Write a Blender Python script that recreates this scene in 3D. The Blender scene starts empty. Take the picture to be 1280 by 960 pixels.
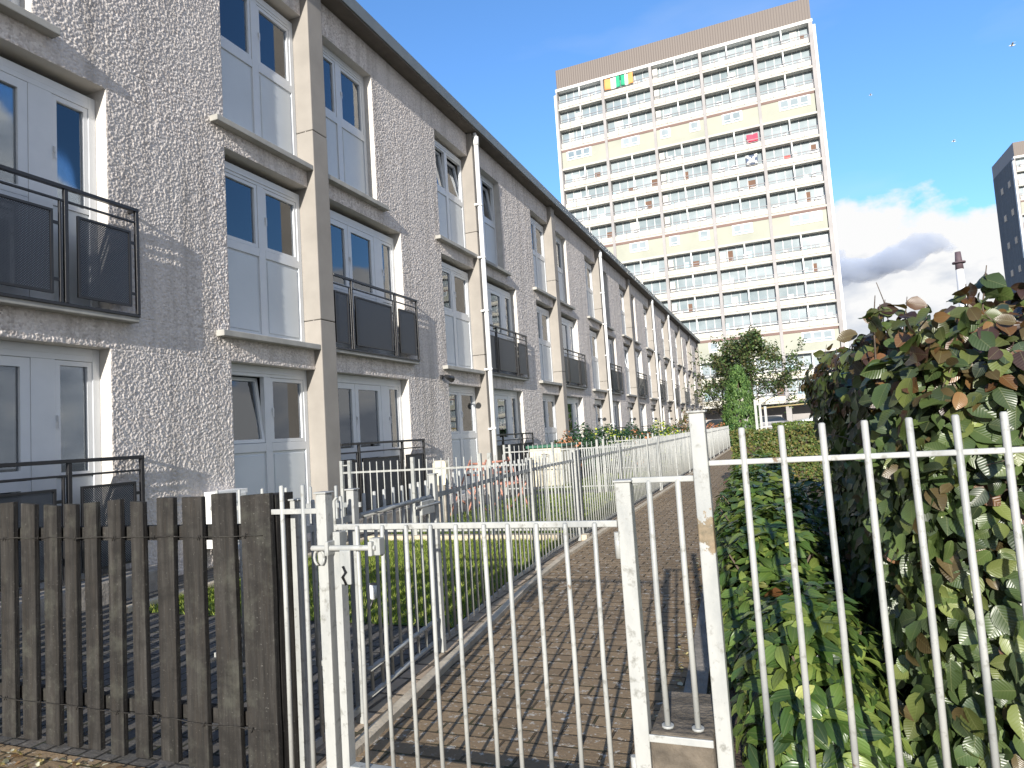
import bpy, bmesh, math, random
import numpy as np
from mathutils import Vector, Matrix, Quaternion
random.seed(7); RNG = np.random.default_rng(7)
PI = math.pi
scene = bpy.context.scene
C = scene.collection
H = 1.25                                   # eye height; ground is z = 0

# ------------------------------------------------------------------ helpers
class MB:
    """collects shapes in world coordinates; build() makes ONE mesh object"""
    def __init__(s): s.v=[]; s.f=[]; s.m=[]; s.sm=[]
    def add(s, vs, fs, m=0, smooth=False):
        b=len(s.v); s.v.extend([tuple(p) for p in vs])
        for f in fs: s.f.append(tuple(b+i for i in f)); s.m.append(m); s.sm.append(smooth)
    def box(s,x0,x1,y0,y1,z0,z1,m=0,R=None,o=None):
        vs=[Vector((x,y,z)) for x in (x0,x1) for y in (y0,y1) for z in (z0,z1)]
        if R is not None: vs=[R@(p-o)+o for p in vs]
        s.add(vs,[(0,1,3,2),(4,6,7,5),(0,4,5,1),(2,3,7,6),(0,2,6,4),(1,5,7,3)],m)
    def tube(s,pts,r,n=8,m=0,cap=True,smooth=True):
        pts=[Vector(p) for p in pts]; k=len(pts)
        rs=r if isinstance(r,(list,tuple)) else [r]*k
        vs=[];up=None
        for i,p in enumerate(pts):
            d=(pts[min(i+1,k-1)]-pts[max(i-1,0)]).normalized()
            if up is None:
                up=Vector((0,0,1)) if abs(d.z)<.9 else Vector((1,0,0))
            a=d.cross(up).normalized(); b=d.cross(a).normalized(); up=-b if False else up
            for j in range(n):
                t=2*PI*j/n; vs.append(p+a*math.cos(t)*rs[i]+b*math.sin(t)*rs[i])
        fs=[]
        for i in range(k-1):
            for j in range(n):
                fs.append((i*n+j,i*n+(j+1)%n,(i+1)*n+(j+1)%n,(i+1)*n+j))
        s.add(vs,fs,m,smooth)
        if cap:
            b=len(s.v)-len(vs)
            s.f.append(tuple(b+j for j in range(n))[::-1]); s.m.append(m); s.sm.append(False)
            s.f.append(tuple(b+(k-1)*n+j for j in range(n))); s.m.append(m); s.sm.append(False)
    def prism(s,poly,z0,z1,m=0):
        n=len(poly)
        s.add([(x,y,z0) for x,y in poly]+[(x,y,z1) for x,y in poly],
              [tuple(range(n))[::-1],tuple(range(n,2*n))]+[(i,(i+1)%n,n+(i+1)%n,n+i) for i in range(n)],m)
    def sheet(s,poly,z,m=0): s.add([(x,y,z) for x,y in poly],[tuple(range(len(poly)))],m)
    def build(s,name,mats,parent=None,bevel=0,loc=None,fixn=True):
        if not isinstance(mats,(list,tuple)): mats=[mats]
        base=Vector((0,0,0))
        if loc is not None: base=Vector(loc)
        elif parent is not None: base=wloc(parent)
        me=bpy.data.meshes.new(name)
        me.from_pydata([(p[0]-base.x,p[1]-base.y,p[2]-base.z) for p in s.v],[],s.f)
        for mt in mats: me.materials.append(mt)
        me.polygons.foreach_set('material_index',s.m); me.polygons.foreach_set('use_smooth',s.sm)
        if fixn:
            bm=bmesh.new(); bm.from_mesh(me); bmesh.ops.recalc_face_normals(bm,faces=bm.faces); bm.to_mesh(me); bm.free()
        me.update()
        o=bpy.data.objects.new(name,me); C.objects.link(o)
        if parent is not None:
            o.parent=parent
            if loc is not None: o.location=base-wloc(parent)
        elif loc is not None: o.location=base
        if bevel:
            b=o.modifiers.new('bevel','BEVEL'); b.width=bevel; b.segments=2; b.limit_method='ANGLE'; b.angle_limit=math.radians(40)
        return o
def wloc(o):
    l=Vector(o.location)
    while o.parent: o=o.parent; l+=Vector(o.location)
    return l
def tag(o,label=None,cat=None,group=None,kind=None):
    if label: o['label']=label
    if cat: o['category']=cat
    if group: o['group']=group
    if kind: o['kind']=kind
    return o
def empty(name,loc,label=None,cat=None,group=None):
    o=bpy.data.objects.new(name,None); C.objects.link(o); o.location=loc; o.empty_display_size=.2
    return tag(o,label,cat,group)
def struct(name,mb,mat,kind='structure',**k):
    return tag(mb.build(name,mat,**k),kind=kind)
def copy_tree(o,parent=None,loc=None,off=None):
    c=o.copy(); C.objects.link(c)
    if parent is not None: c.parent=parent
    if loc is not None: c.location=loc
    if off is not None: c.location=Vector(o.location)+Vector(off)
    for ch in [x for x in o.children]: copy_tree(ch,c)
    return c

# ------------------------------------------------------------------ materials
def nodes(name):
    m=bpy.data.materials.new(name); m.use_nodes=True
    nt=m.node_tree; b=nt.nodes['Principled BSDF']; return m,nt,b
def N(nt,t,**k):
    n=nt.nodes.new(t)
    for a,v in k.items():
        if a in n.inputs: n.inputs[a].default_value=v
        else: setattr(n,a,v)
    return n
def L(nt,a,b): nt.links.new(a,b)
def ramp(nt,fac,stops):
    r=nt.nodes.new('ShaderNodeValToRGB'); L(nt,fac,r.inputs[0])
    e=r.color_ramp.elements
    while len(e)<len(stops): e.new(.5)
    for i,(p,c) in enumerate(stops):
        e[i].position=p; e[i].color=(c[0],c[1],c[2],1) if hasattr(c,'__len__') else (c,c,c,1)
    return r
def pos(nt,scale=(1,1,1),rot=(0,0,0)):
    g=N(nt,'ShaderNodeNewGeometry'); mp=N(nt,'ShaderNodeMapping'); mp.inputs['Scale'].default_value=scale; mp.inputs['Rotation'].default_value=rot
    L(nt,g.outputs['Position'],mp.inputs[0]); return mp.outputs[0]
def noise(nt,vec,scale,detail=4,rough=.55):
    n=N(nt,'ShaderNodeTexNoise'); n.inputs['Scale'].default_value=scale; n.inputs['Detail'].default_value=detail; n.inputs['Roughness'].default_value=rough
    L(nt,vec,n.inputs['Vector']); return n.outputs['Fac']
def mixc(nt,fac,a,b,mode='MIX'):
    m=nt.nodes.new('ShaderNodeMix'); m.data_type='RGBA'; m.blend_type=mode
    for s,v in ((0,fac),(6,a),(7,b)):
        if hasattr(v,'is_linked'): L(nt,v,m.inputs[s])
        elif hasattr(v,'__len__'): m.inputs[s].default_value=(v[0],v[1],v[2],1)
        else: m.inputs[s].default_value=v
    return m.outputs[2]
def math_(nt,op,a,b=None,clamp=False):
    m=nt.nodes.new('ShaderNodeMath'); m.operation=op; m.use_clamp=clamp
    for i,v in enumerate((a,b)):
        if v is None: continue
        if hasattr(v,'is_linked'): L(nt,v,m.inputs[i])
        else: m.inputs[i].default_value=v
    return m.outputs[0]
def bump(nt,b,h,strength=.3,dist=.01):
    n=N(nt,'ShaderNodeBump'); n.inputs['Strength'].default_value=strength; n.inputs['Distance'].default_value=dist
    L(nt,h,n.inputs['Height']); L(nt,n.outputs[0],b.inputs['Normal']); return n
def simple(name,col,rough=.6,var=.15,scale=3,metal=0,bs=.15,bscale=60,bd=.003,spec=.5,detail=5):
    m,nt,b=nodes(name); p=pos(nt)
    f=noise(nt,p,scale,detail)
    lo=[c*(1-var) for c in col]; hi=[min(1,c*(1+var)) for c in col]
    r=ramp(nt,f,[(.3,lo),(.7,hi)]); L(nt,r.outputs[0],b.inputs['Base Color'])
    b.inputs['Roughness'].default_value=rough; b.inputs['Metallic'].default_value=metal
    b.inputs['Specular IOR Level'].default_value=spec
    if bs: bump(nt,b,noise(nt,p,bscale,3),bs,bd)
    return m
M={}
# rough-cast render: crushed stone thrown on the wall
def roughcast():
    m,nt,b=nodes('roughcast'); p=pos(nt)
    w=noise(nt,p,26,3,.6)
    v=N(nt,'ShaderNodeTexVoronoi',feature='F1'); v.inputs['Scale'].default_value=44; L(nt,p,v.inputs['Vector'])
    c1=ramp(nt,v.outputs['Color'],[(0,(.38,.33,.30)),(.4,(.66,.595,.55)),(.75,(.82,.76,.71)),(1,(.92,.87,.82))])
    big=noise(nt,p,.7,5,.6)
    stain=noise(nt,pos(nt,(1,3.2,.16)),1.9,7,.65)
    c2=mixc(nt,ramp(nt,big,[(.35,0),(.7,1)]).outputs[0],c1.outputs[0],(.66,.61,.57))
    sep=N(nt,'ShaderNodeMix'); 
    c3=mixc(nt,math_(nt,'MULTIPLY',ramp(nt,stain,[(.48,0),(.70,1)]).outputs[0],.50),c2,(.30,.27,.24))
    L(nt,c3,b.inputs['Base Color']); b.inputs['Roughness'].default_value=.95; b.inputs['Specular IOR Level'].default_value=.15
    h=math_(nt,'ADD',math_(nt,'MULTIPLY',v.outputs['Distance'],-.9),w)
    bump(nt,b,h,.5,.012)
    return m
M['roughcast']=roughcast()
M['smooth_render']=simple('smooth_render',(.60,.57,.53),.85,.08,4,bs=.3,bscale=120)
M['concrete_pillar']=simple('concrete_pillar',(.31,.285,.255),.85,.10,2.2,bs=.35,bscale=90,detail=8)
M['sill']=simple('sill',(.38,.37,.34),.8,.16,5,bs=.3,bscale=90)
M['upvc']=simple('upvc',(.68,.70,.72),.32,.03,6,bs=0)
M['upvc_panel']=simple('upvc_panel',(.60,.64,.67),.38,.05,1.5,bs=.05,bscale=8,bd=.01)
M['fascia']=simple('fascia',(.17,.185,.18),.5,.12,3,bs=.05)
M['soffit']=simple('soffit',(.14,.12,.10),.8,.15,5,bs=.1)
M['felt']=simple('felt',(.1,.1,.1),.9,.2,1)
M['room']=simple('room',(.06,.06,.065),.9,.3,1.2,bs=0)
M['curtain']=simple('curtain',(.62,.60,.55),.9,.08,2,bs=0)
M['curtain_dark']=simple('curtain_dark',(.22,.20,.17),.9,.2,2,bs=0)
M['black_metal']=simple('black_metal',(.018,.018,.02),.38,.2,8,bs=.05)
M['pipe']=simple('pipe',(.78,.78,.77),.4,.06,3,bs=.05)
M['plastic_white']=simple('plastic_white',(.78,.78,.76),.4,.05,3,bs=0)
M['asphalt']=simple('asphalt',(.07,.07,.07),.9,.25,2,bs=.4,bscale=80)
M['kerb']=simple('kerb',(.55,.47,.35),.85,.25,9,bs=.5,bscale=70,bd=.006)
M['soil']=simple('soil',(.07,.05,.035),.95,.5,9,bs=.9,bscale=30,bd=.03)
M['concrete']=simple('concrete',(.30,.27,.23),.9,.3,7,bs=.6,bscale=50,bd=.01)
M['rubber']=simple('rubber',(.02,.02,.02),.8,.1,5)
M['bark']=simple('bark',(.10,.075,.055),.9,.35,9,bs=.7,bscale=30,bd=.02)
M['orange_red']=simple('orange_red',(.46,.22,.16),.45,.12,5,bs=0)
M['cream']=simple('cream',(.66,.60,.46),.6,.06,3,bs=.05)
M['green_lid']=simple('green_lid',(.03,.13,.08),.5,.1,3,bs=0)
# galvanised / white-painted steel with chips, rust and grime
def painted_steel():
    m,nt,b=nodes('white_painted_steel'); p=pos(nt)
    f=noise(nt,p,28,6,.65); g=noise(nt,pos(nt,(1,1,.35)),7,5,.6); sp=noise(nt,p,11,3,.5)
    c=ramp(nt,g,[(.3,(.25,.265,.265)),(.55,(.40,.405,.385)),(.8,(.30,.315,.31))]).outputs[0]
    c=mixc(nt,ramp(nt,f,[(.56,0),(.68,1)]).outputs[0],c,(.22,.22,.20))
    c=mixc(nt,ramp(nt,math_(nt,'MULTIPLY',f,sp),[(.42,0),(.47,1)]).outputs[0],c,(.16,.11,.07))
    L(nt,c,b.inputs['Base Color'])
    r=ramp(nt,f,[(.3,.32),(.75,.62)]); L(nt,r.outputs[0],b.inputs['Roughness']); b.inputs['Metallic'].default_value=0
    bump(nt,b,f,.25,.002); return m
M['steel']=painted_steel()
def glass():
    m=bpy.data.materials.new('window_glass'); m.use_nodes=True; nt=m.node_tree; nt.nodes.clear()
    o=N(nt,'ShaderNodeOutputMaterial'); mx=N(nt,'ShaderNodeMixShader'); t=N(nt,'ShaderNodeBsdfTransparent'); t.inputs[0].default_value=(.82,.86,.88,1)
    g=N(nt,'ShaderNodeBsdfGlossy'); g.inputs['Roughness'].default_value=.015; g.inputs[0].default_value=(.93,.96,1,1)
    fr=N(nt,'ShaderNodeFresnel'); fr.inputs['IOR'].default_value=1.55
    k=math_(nt,'ADD',math_(nt,'MULTIPLY',fr.outputs[0],1.45),.05,True)
    nb=N(nt,'ShaderNodeBump'); nb.inputs['Strength'].default_value=.05; nb.inputs['Distance'].default_value=.02
    L(nt,noise(nt,pos(nt),1.6,1),nb.inputs['Height']); L(nt,nb.outputs[0],g.inputs['Normal'])
    L(nt,k,mx.inputs[0]); L(nt,t.outputs[0],mx.inputs[1]); L(nt,g.outputs[0],mx.inputs[2]); L(nt,mx.outputs[0],o.inputs[0]); return m
M['glass']=glass()
def far_glass():
    m,nt,b=nodes('tower_glass'); p=pos(nt)
    r=ramp(nt,noise(nt,pos(nt,(.25,1,.4)),1.0,3),[(.3,(.20,.25,.27)),(.7,(.38,.43,.45))]); L(nt,r.outputs[0],b.inputs['Base Color'])
    b.inputs['Roughness'].default_value=.12; b.inputs['Specular IOR Level'].default_value=.8; return m
M['far_glass']=far_glass()
def mesh_panel():
    m=bpy.data.materials.new('perforated_steel'); m.use_nodes=True; nt=m.node_tree; b=nt.nodes['Principled BSDF']
    b.inputs['Base Color'].default_value=(.035,.042,.055,1); b.inputs['Roughness'].default_value=.4
    g=N(nt,'ShaderNodeNewGeometry'); s=N(nt,'ShaderNodeSeparateXYZ'); L(nt,g.outputs['Position'],s.inputs[0])
    K=2*PI/.022
    a=math_(nt,'SINE',math_(nt,'MULTIPLY',math_(nt,'ADD',s.outputs[1],s.outputs[2]),K)); c=math_(nt,'SINE',math_(nt,'MULTIPLY',math_(nt,'SUBTRACT',s.outputs[1],s.outputs[2]),K))
    h=math_(nt,'GREATER_THAN',math_(nt,'ADD',a,c),1.12)
    t=N(nt,'ShaderNodeBsdfTransparent'); mx=N(nt,'ShaderNodeMixShader'); L(nt,h,mx.inputs[0]); L(nt,b.outputs[0],mx.inputs[1]); L(nt,t.outputs[0],mx.inputs[2])
    L(nt,mx.outputs[0],nt.nodes['Material Output'].inputs[0]); return m
M['mesh']=mesh_panel()
def wood():
    m,nt,b=nodes('weathered_dark_wood'); g=N(nt,'ShaderNodeNewGeometry')
    oi=N(nt,'ShaderNodeObjectInfo'); va=N(nt,'ShaderNodeVectorMath',operation='ADD'); 
    cb=N(nt,'ShaderNodeCombineXYZ'); L(nt,math_(nt,'MULTIPLY',oi.outputs['Random'],37),cb.inputs[2]); L(nt,g.outputs['Position'],va.inputs[0]); L(nt,cb.outputs[0],va.inputs[1])
    mp=N(nt,'ShaderNodeMapping'); mp.inputs['Scale'].default_value=(26,26,1.6); L(nt,va.outputs[0],mp.inputs[0])
    f=noise(nt,mp.outputs[0],1.0,8,.7)
    mp2=N(nt,'ShaderNodeMapping'); mp2.inputs['Scale'].default_value=(90,90,5); L(nt,va.outputs[0],mp2.inputs[0])
    f2=noise(nt,mp2.outputs[0],1.0,5,.7)
    big=noise(nt,va.outputs[0],6,6,.7)
    c=ramp(nt,f,[(.28,(.007,.007,.006)),(.48,(.025,.023,.021)),(.62,(.044,.041,.037)),(.8,(.075,.070,.064))]).outputs[0]
    c=mixc(nt,math_(nt,'MULTIPLY',ramp(nt,f2,[(.35,1),(.5,0)]).outputs[0],.7),c,(.03,.025,.02))
    c=mixc(nt,math_(nt,'MULTIPLY',ramp(nt,big,[(.52,0),(.72,1)]).outputs[0],.55),c,(.085,.087,.07))
    mp3=N(nt,'ShaderNodeMapping'); mp3.inputs['Scale'].default_value=(70,70,110); L(nt,va.outputs[0],mp3.inputs[0]); f3=noise(nt,mp3.outputs[0],1.0,4,.65)
    c=mixc(nt,math_(nt,'MULTIPLY',ramp(nt,f3,[(.62,0),(.72,1)]).outputs[0],.6),c,(.17,.165,.15))
    mp4=N(nt,'ShaderNodeMapping'); mp4.inputs['Scale'].default_value=(9,9,14); L(nt,va.outputs[0],mp4.inputs[0]); f4=noise(nt,mp4.outputs[0],1.0,5,.7)
    c=mixc(nt,math_(nt,'MULTIPLY',ramp(nt,f4,[(.50,0),(.68,1)]).outputs[0],.6),c,(.012,.011,.010))
    L(nt,c,b.inputs['Base Color']); b.inputs['Roughness'].default_value=.85; b.inputs['Specular IOR Level'].default_value=.3
    bump(nt,b,math_(nt,'ADD',f,f2),.7,.006); return m
M['wood']=wood()
def bricks(name,c1,c2,mortar,w,h,rot=0,speck=.4,ms=.012,off=.5):
    m,nt,b=nodes(name); p=pos(nt,(1,1,1),(0,0,rot))
    n1=noise(nt,p,3,3); va=N(nt,'ShaderNodeVectorMath',operation='ADD')
    sc=N(nt,'ShaderNodeVectorMath',operation='SCALE'); cn=N(nt,'ShaderNodeTexNoise'); cn.inputs['Scale'].default_value=5; L(nt,p,cn.inputs['Vector'])
    L(nt,cn.outputs['Color'],sc.inputs[0]); sc.inputs['Scale'].default_value=.012; L(nt,p,va.inputs[0]); L(nt,sc.outputs[0],va.inputs[1])
    t=N(nt,'ShaderNodeTexBrick'); t.offset=off; t.inputs['Scale'].default_value=1; t.inputs['Brick Width'].default_value=w; t.inputs['Row Height'].default_value=h
    t.inputs['Mortar Size'].default_value=ms; t.inputs['Mortar Smooth'].default_value=.4; t.inputs['Bias'].default_value=0
    t.inputs['Color1'].default_value=(*c1,1); t.inputs['Color2'].default_value=(*c2,1); t.inputs['Mortar'].default_value=(*mortar,1)
    L(nt,va.outputs[0],t.inputs['Vector'])
    st=noise(nt,p,1.3,6,.65); c=mixc(nt,math_(nt,'MULTIPLY',ramp(nt,st,[(.4,0),(.7,1)]).outputs[0],.45),t.outputs['Color'],[x*.55 for x in c1])
    f=noise(nt,p,55,4,.6)
    c=mixc(nt,math_(nt,'MULTIPLY',f,.35),c,(.05,.045,.035),'OVERLAY')
    v=noise(nt,p,21,5,.75); c=mixc(nt,math_(nt,'MULTIPLY',ramp(nt,v,[(.575,0),(.62,1)]).outputs[0],speck),c,(.55,.51,.44))
    moss=noise(nt,p,6,5,.7); c=mixc(nt,math_(nt,'MULTIPLY',math_(nt,'MULTIPLY',t.outputs['Fac'],ramp(nt,moss,[(.5,0),(.6,1)]).outputs[0]),.6),c,(.05,.06,.025))
    L(nt,c,b.inputs['Base Color']); b.inputs['Roughness'].default_value=.9; b.inputs['Specular IOR Level'].default_value=.25
    bump(nt,b,math_(nt,'ADD',math_(nt,'MULTIPLY',t.outputs['Fac'],-1.4),math_(nt,'MULTIPLY',f,.5)),.9,.008); return m
M['pavers']=bricks('brown_block_paving',(.40,.285,.17),(.27,.195,.12),(.09,.068,.044),.21,.105,speck=.85,ms=.007)
M['garden_pavers']=bricks('grey_block_paving',(.17,.155,.14),(.12,.115,.105),(.04,.036,.032),.2,.1,rot=PI/2,speck=.2,ms=.008)
M['edge_bricks']=bricks('tan_edging_bricks',(.60,.48,.34),(.48,.38,.27),(.14,.11,.08),.1,.21,speck=.3,off=0)
M['far_ground']=simple('far_ground',(.20,.19,.16),.95,.3,.3,bs=.2,bscale=20)
M['turf']=simple('turf',(.055,.10,.02),.95,.35,3,bs=.6,bscale=60,bd=.02)
def leafmat(name,rough=.4,transl=.35,veins=0,spec=.5):
    m,nt,b=nodes(name); a=N(nt,'ShaderNodeAttribute',attribute_name='Col')
    col=a.outputs['Color']
    f=noise(nt,pos(nt),60,3); col=mixc(nt,math_(nt,'MULTIPLY',f,.35),col,(.5,.5,.4),'OVERLAY')
    if veins:
        u=N(nt,'ShaderNodeUVMap'); s=N(nt,'ShaderNodeSeparateXYZ'); L(nt,u.outputs[0],s.inputs[0])
        au=math_(nt,'ABSOLUTE',s.outputs[0])
        if veins==1:   # pinnate ribs of a beech leaf
            w=math_(nt,'SINE',math_(nt,'MULTIPLY',math_(nt,'SUBTRACT',s.outputs[1],math_(nt,'MULTIPLY',au,.28)),58))
        else:          # three long parallel ribs
            w=math_(nt,'SINE',math_(nt,'MULTIPLY',au,16))
        mid=math_(nt,'LESS_THAN',au,.035)
        col=mixc(nt,math_(nt,'MULTIPLY',mid,.22),col,(.30,.30,.14))
        bump(nt,b,math_(nt,'ADD',w,math_(nt,'MULTIPLY',mid,-1)),.17,.002)
    L(nt,col,b.inputs['Base Color']); b.inputs['Roughness'].default_value=rough; b.inputs['Specular IOR Level'].default_value=spec
    if transl:
        tr=N(nt,'ShaderNodeBsdfTranslucent'); L(nt,mixc(nt,1.0,col,(1.25,1.5,.55),'MULTIPLY'),tr.inputs[0]); mx=N(nt,'ShaderNodeMixShader'); mx.inputs[0].default_value=transl
        L(nt,b.outputs[0],mx.inputs[1]); L(nt,tr.outputs[0],mx.inputs[2]); L(nt,mx.outputs[0],nt.nodes['Material Output'].inputs[0])
    return m
M['leaf_beech']=leafmat('beech_leaf',.36,.18,1,.6)
M['leaf_vib']=leafmat('glossy_leaf',.33,.2,2,.55)
M['leaf_far']=leafmat('small_leaf',.5,.3,0,.4)
M['grass']=leafmat('grass_blade',.6,.35,0,.2)

# ------------------------------------------------------------------ foliage
def leaf_mesh(name,P,Nrm,T,size,wr,cols,mat,parent=None,loc=None,shape='oval',droop=.15,fold=.18):
    """P positions, Nrm leaf normals, T tip directions, size lengths; one real leaf surface per entry"""
    n=len(P); P=np.asarray(P,float); Nrm=np.asarray(Nrm,float); T=np.asarray(T,float)
    T=T-Nrm*np.sum(T*Nrm,1)[:,None]; T/=np.linalg.norm(T,axis=1)[:,None]+1e-9
    S=np.cross(T,Nrm)
    size=np.asarray(size,float)
    if shape=='oval':
        vv=[.10,.28,.50,.72,.90]; ww=[.50,.88,1.0,.80,.40]; tpl=[(0,0)]
        for v_,w_ in zip(vv,ww): tpl+=[(-w_,v_-.03),(0,v_),(w_,v_-.03)]
        tpl.append((0,1)); faces=[(0,2,1),(0,3,2)]
        for q in range(4): a=1+3*q; faces+=[(a,a+1,a+4,a+3),(a+1,a+2,a+5,a+4)]
        faces+=[(13,14,16),(14,15,16)]
    elif shape=='diamond':
        tpl=[(0,0),(-1,.45),(1,.45),(0,1)]; faces=[(0,2,3,1)]
    elif shape=='blade':
        tpl=[(-1,0),(1,0),(0,1)]; faces=[(0,1,2)]
    tp=np.array(tpl); k=len(tpl)
    u=tp[:,0];v=tp[:,1]
    base=P if loc is None else P-np.array(loc)
    if loc is None and parent is not None: base=P-np.array(wloc(parent))
    L_=size[:,None,None]
    V=base[:,None,:]+S[:,None,:]*(u*wr)[None,:,None]*L_+T[:,None,:]*(v)[None,:,None]*L_-Nrm[:,None,:]*(droop*v*v)[None,:,None]*L_+Nrm[:,None,:]*(fold*np.abs(u)*wr)[None,:,None]*L_
    if shape=='oval':
        ph=RNG.uniform(0,6.28,(n,1)); tw_=RNG.normal(0,.10,(n,1))
        V=V+Nrm[:,None,:]*((.05*np.sin(v[None,:]*8+ph+u[None,:]*1.5)*np.abs(u)[None,:]+tw_*u[None,:]*v[None,:])[:,:,None])*L_
    V=V.reshape(-1,3)
    me=bpy.data.meshes.new(name)
    fl=[];ls=[];lt=[];st=0
    F=[]
    offs=(np.arange(n)*k)
    me.vertices.add(len(V)); me.vertices.foreach_set('co',V.ravel())
    nl=sum(len(f) for f in faces)
    loops=np.concatenate([np.array(f) for f in faces])
    allloops=(offs[:,None]+loops[None,:]).ravel()
    sizes=np.array([len(f) for f in faces]); starts=np.concatenate([[0],np.cumsum(sizes)[:-1]])
    me.loops.add(len(allloops)); me.loops.foreach_set('vertex_index',allloops)
    me.polygons.add(n*len(faces))
    me.polygons.foreach_set('loop_start',(np.arange(n)[:,None]*nl+starts[None,:]).ravel().astype(np.int32))
    me.update(calc_edges=True)
    me.polygons.foreach_set('use_smooth',np.ones(n*len(faces),bool))
    uv=me.uv_layers.new(name='UVMap')
    uv.data.foreach_set('uv',np.tile(tp[loops],(n,1)).astype(np.float32).ravel())
    ca=me.color_attributes.new('Col','FLOAT_COLOR','CORNER')
    cc=np.concatenate([np.asarray(cols,float),np.ones((n,1))],1)
    ca.data.foreach_set('color',np.repeat(cc,nl,axis=0).astype(np.float32).ravel())
    me.materials.append(mat); me.validate()
    o=bpy.data.objects.new(name,me); C.objects.link(o)
    if parent is not None:
        o.parent=parent
        if loc is not None: o.location=Vector(loc)-wloc(parent)
    elif loc is not None: o.location=loc
    return o
def unit(a): return a/(np.linalg.norm(a,axis=-1,keepdims=True)+1e-9)
def pick(pal,n,w=None,var=.2):
    pal=np.array(pal,float); i=RNG.choice(len(pal),n,p=None if w is None else np.array(w)/sum(w))
    return np.clip(pal[i]*(1+RNG.normal(0,var,(n,1))),.005,1)

# ------------------------------------------------------------------ ground, paths
g=MB(); g.sheet([(-1500,-1500),(1500,-1500),(1500,1500),(-1500,1500)],0); struct('ground',g,M['far_ground'])
KP=[(-6,-1.50),(0,-1.62),(1.2,-1.68),(2.45,-1.75),(3,-1.81),(3.6,-1.87),(4.2,-1.93),(5.1,-2.035),(6.4,-2.115),(8,-2.13),(14,-2.135),(40,-2.14)]   # (y, x) left kerb line
def kx(y):
    for (a,xa),(b,xb) in zip(KP,KP[1:]):
        if a<=y<=b: return xa+(xb-xa)*(y-a)/(b-a)
    return KP[-1][1]
RE=[(2.0,-.30),(2.5,-.34),(3.3,-.38),(4.8,-.47),(7.3,-.66),(15,-.9),(34,-1.0),(40,-1.0)]
def rx(y):
    for (a,xa),(b,xb) in zip(RE,RE[1:]):
        if a<=y<=b: return xa+(xb-xa)*(y-a)/(b-a)
    return RE[-1][1]
g=MB(); ys=[1.95]+[y for y,_ in KP if y>1.95]
g.sheet([(kx(y)+.05,y) for y in ys]+[(-.1,40),(.05,1.95)],.004); struct('path',g,M['pavers'])
g=MB(); g.sheet([(-9,-4),(4,-4),(4,2.04),(-9,2.04)],.008)
struct('pavement',g,M['pavers'])
# tan edging bricks + raised kerb strip along the left side of the path
g=MB()
for a,b in zip(ys,ys[1:]):
    xa,xb=kx(a),kx(b); g.add([(xa-.16,a,.012),(xa-.005,a,.012),(xb-.005,b,.012),(xb-.16,b,.012)],[(0,1,2,3)])
struct('path_edging',g,M['edge_bricks'])
g=MB()
for a,b in zip(ys,ys[1:]):
    xa,xb=kx(a),kx(b)
    g.add([(xa,a,0),(xa+.055,a,0),(xa+.055,a,.035),(xa,a,.035),(xb,b,0),(xb+.055,b,0),(xb+.055,b,.035),(xb,b,.035)],[(3,2,6,7),(1,5,6,2),(0,3,7,4)])
struct('path_kerb',g,M['kerb'])
# gardens between the path and the flats
g=MB(); g.sheet([(kx(2.05)-.16,2.05)]+[(kx(y)-.16,y) for y in ys[1:-1]]+[(-2.3,33),(-6,33),(-6,2.05)],.006); struct('garden_paving',g,M['garden_pavers'])
g=MB(); g.sheet([(-9,2.05),(-6,2.05),(-6,3),(-9,3)],.003); 
g=MB(); g.box(-5.05,-2.13,7.43,7.56,0,.075); g.box(-5.12,-5.05,4.0,7.56,0,.06); struct('lawn_kerb',g,M['kerb'],bevel=.008)
LAWNS=[(4.03,7.43),(7.75,12.9),(13.5,18.6),(19.2,24.3)]
blades=None
gp=[];gh=[]
for i,(a,b) in enumerate(LAWNS):
    g=MB(); yy=[a]+[y for y in (5.1,6.4) if a<y<b]+[b]
    poly=[(-5.05,a)]+[(kx(y)-.20,y) for y in yy]+[(-5.05,b)]
    g.sheet(poly,.014); struct('lawn',g,M['turf'])
    n=[46000,16000,7000,4000][i]
    y=RNG.uniform(a,b,n); x=RNG.uniform(-5.05,-1,n); lim=np.array([kx(t)-.20 for t in y]); k=x<lim
    gp.append(np.stack([x[k],y[k],np.full(k.sum(),.012)],1)); gh.append(RNG.uniform(.02,.05,k.sum())*[1,1.1,1.2,1.3][i])
gp=np.concatenate(gp); gh=np.concatenate(gh); n=len(gp)
T=unit(np.stack([RNG.normal(0,.45,n),RNG.normal(0,.45,n),np.ones(n)],1)); nn=unit(np.stack([RNG.normal(0,1,n),RNG.normal(0,1,n),RNG.normal(0,.1,n)],1))
nn=unit(nn-T*np.sum(nn*T,1)[:,None])
tag(leaf_mesh('grass',gp,nn,T,gh,.11,pick([(.21,.28,.05),(.27,.32,.07),(.16,.21,.04),(.36,.34,.13)],n,[4,4,3,1]),M['grass'],shape='blade',droop=.3,fold=0),
    'short green lawn grass in the front gardens','grass',kind='stuff')
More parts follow.
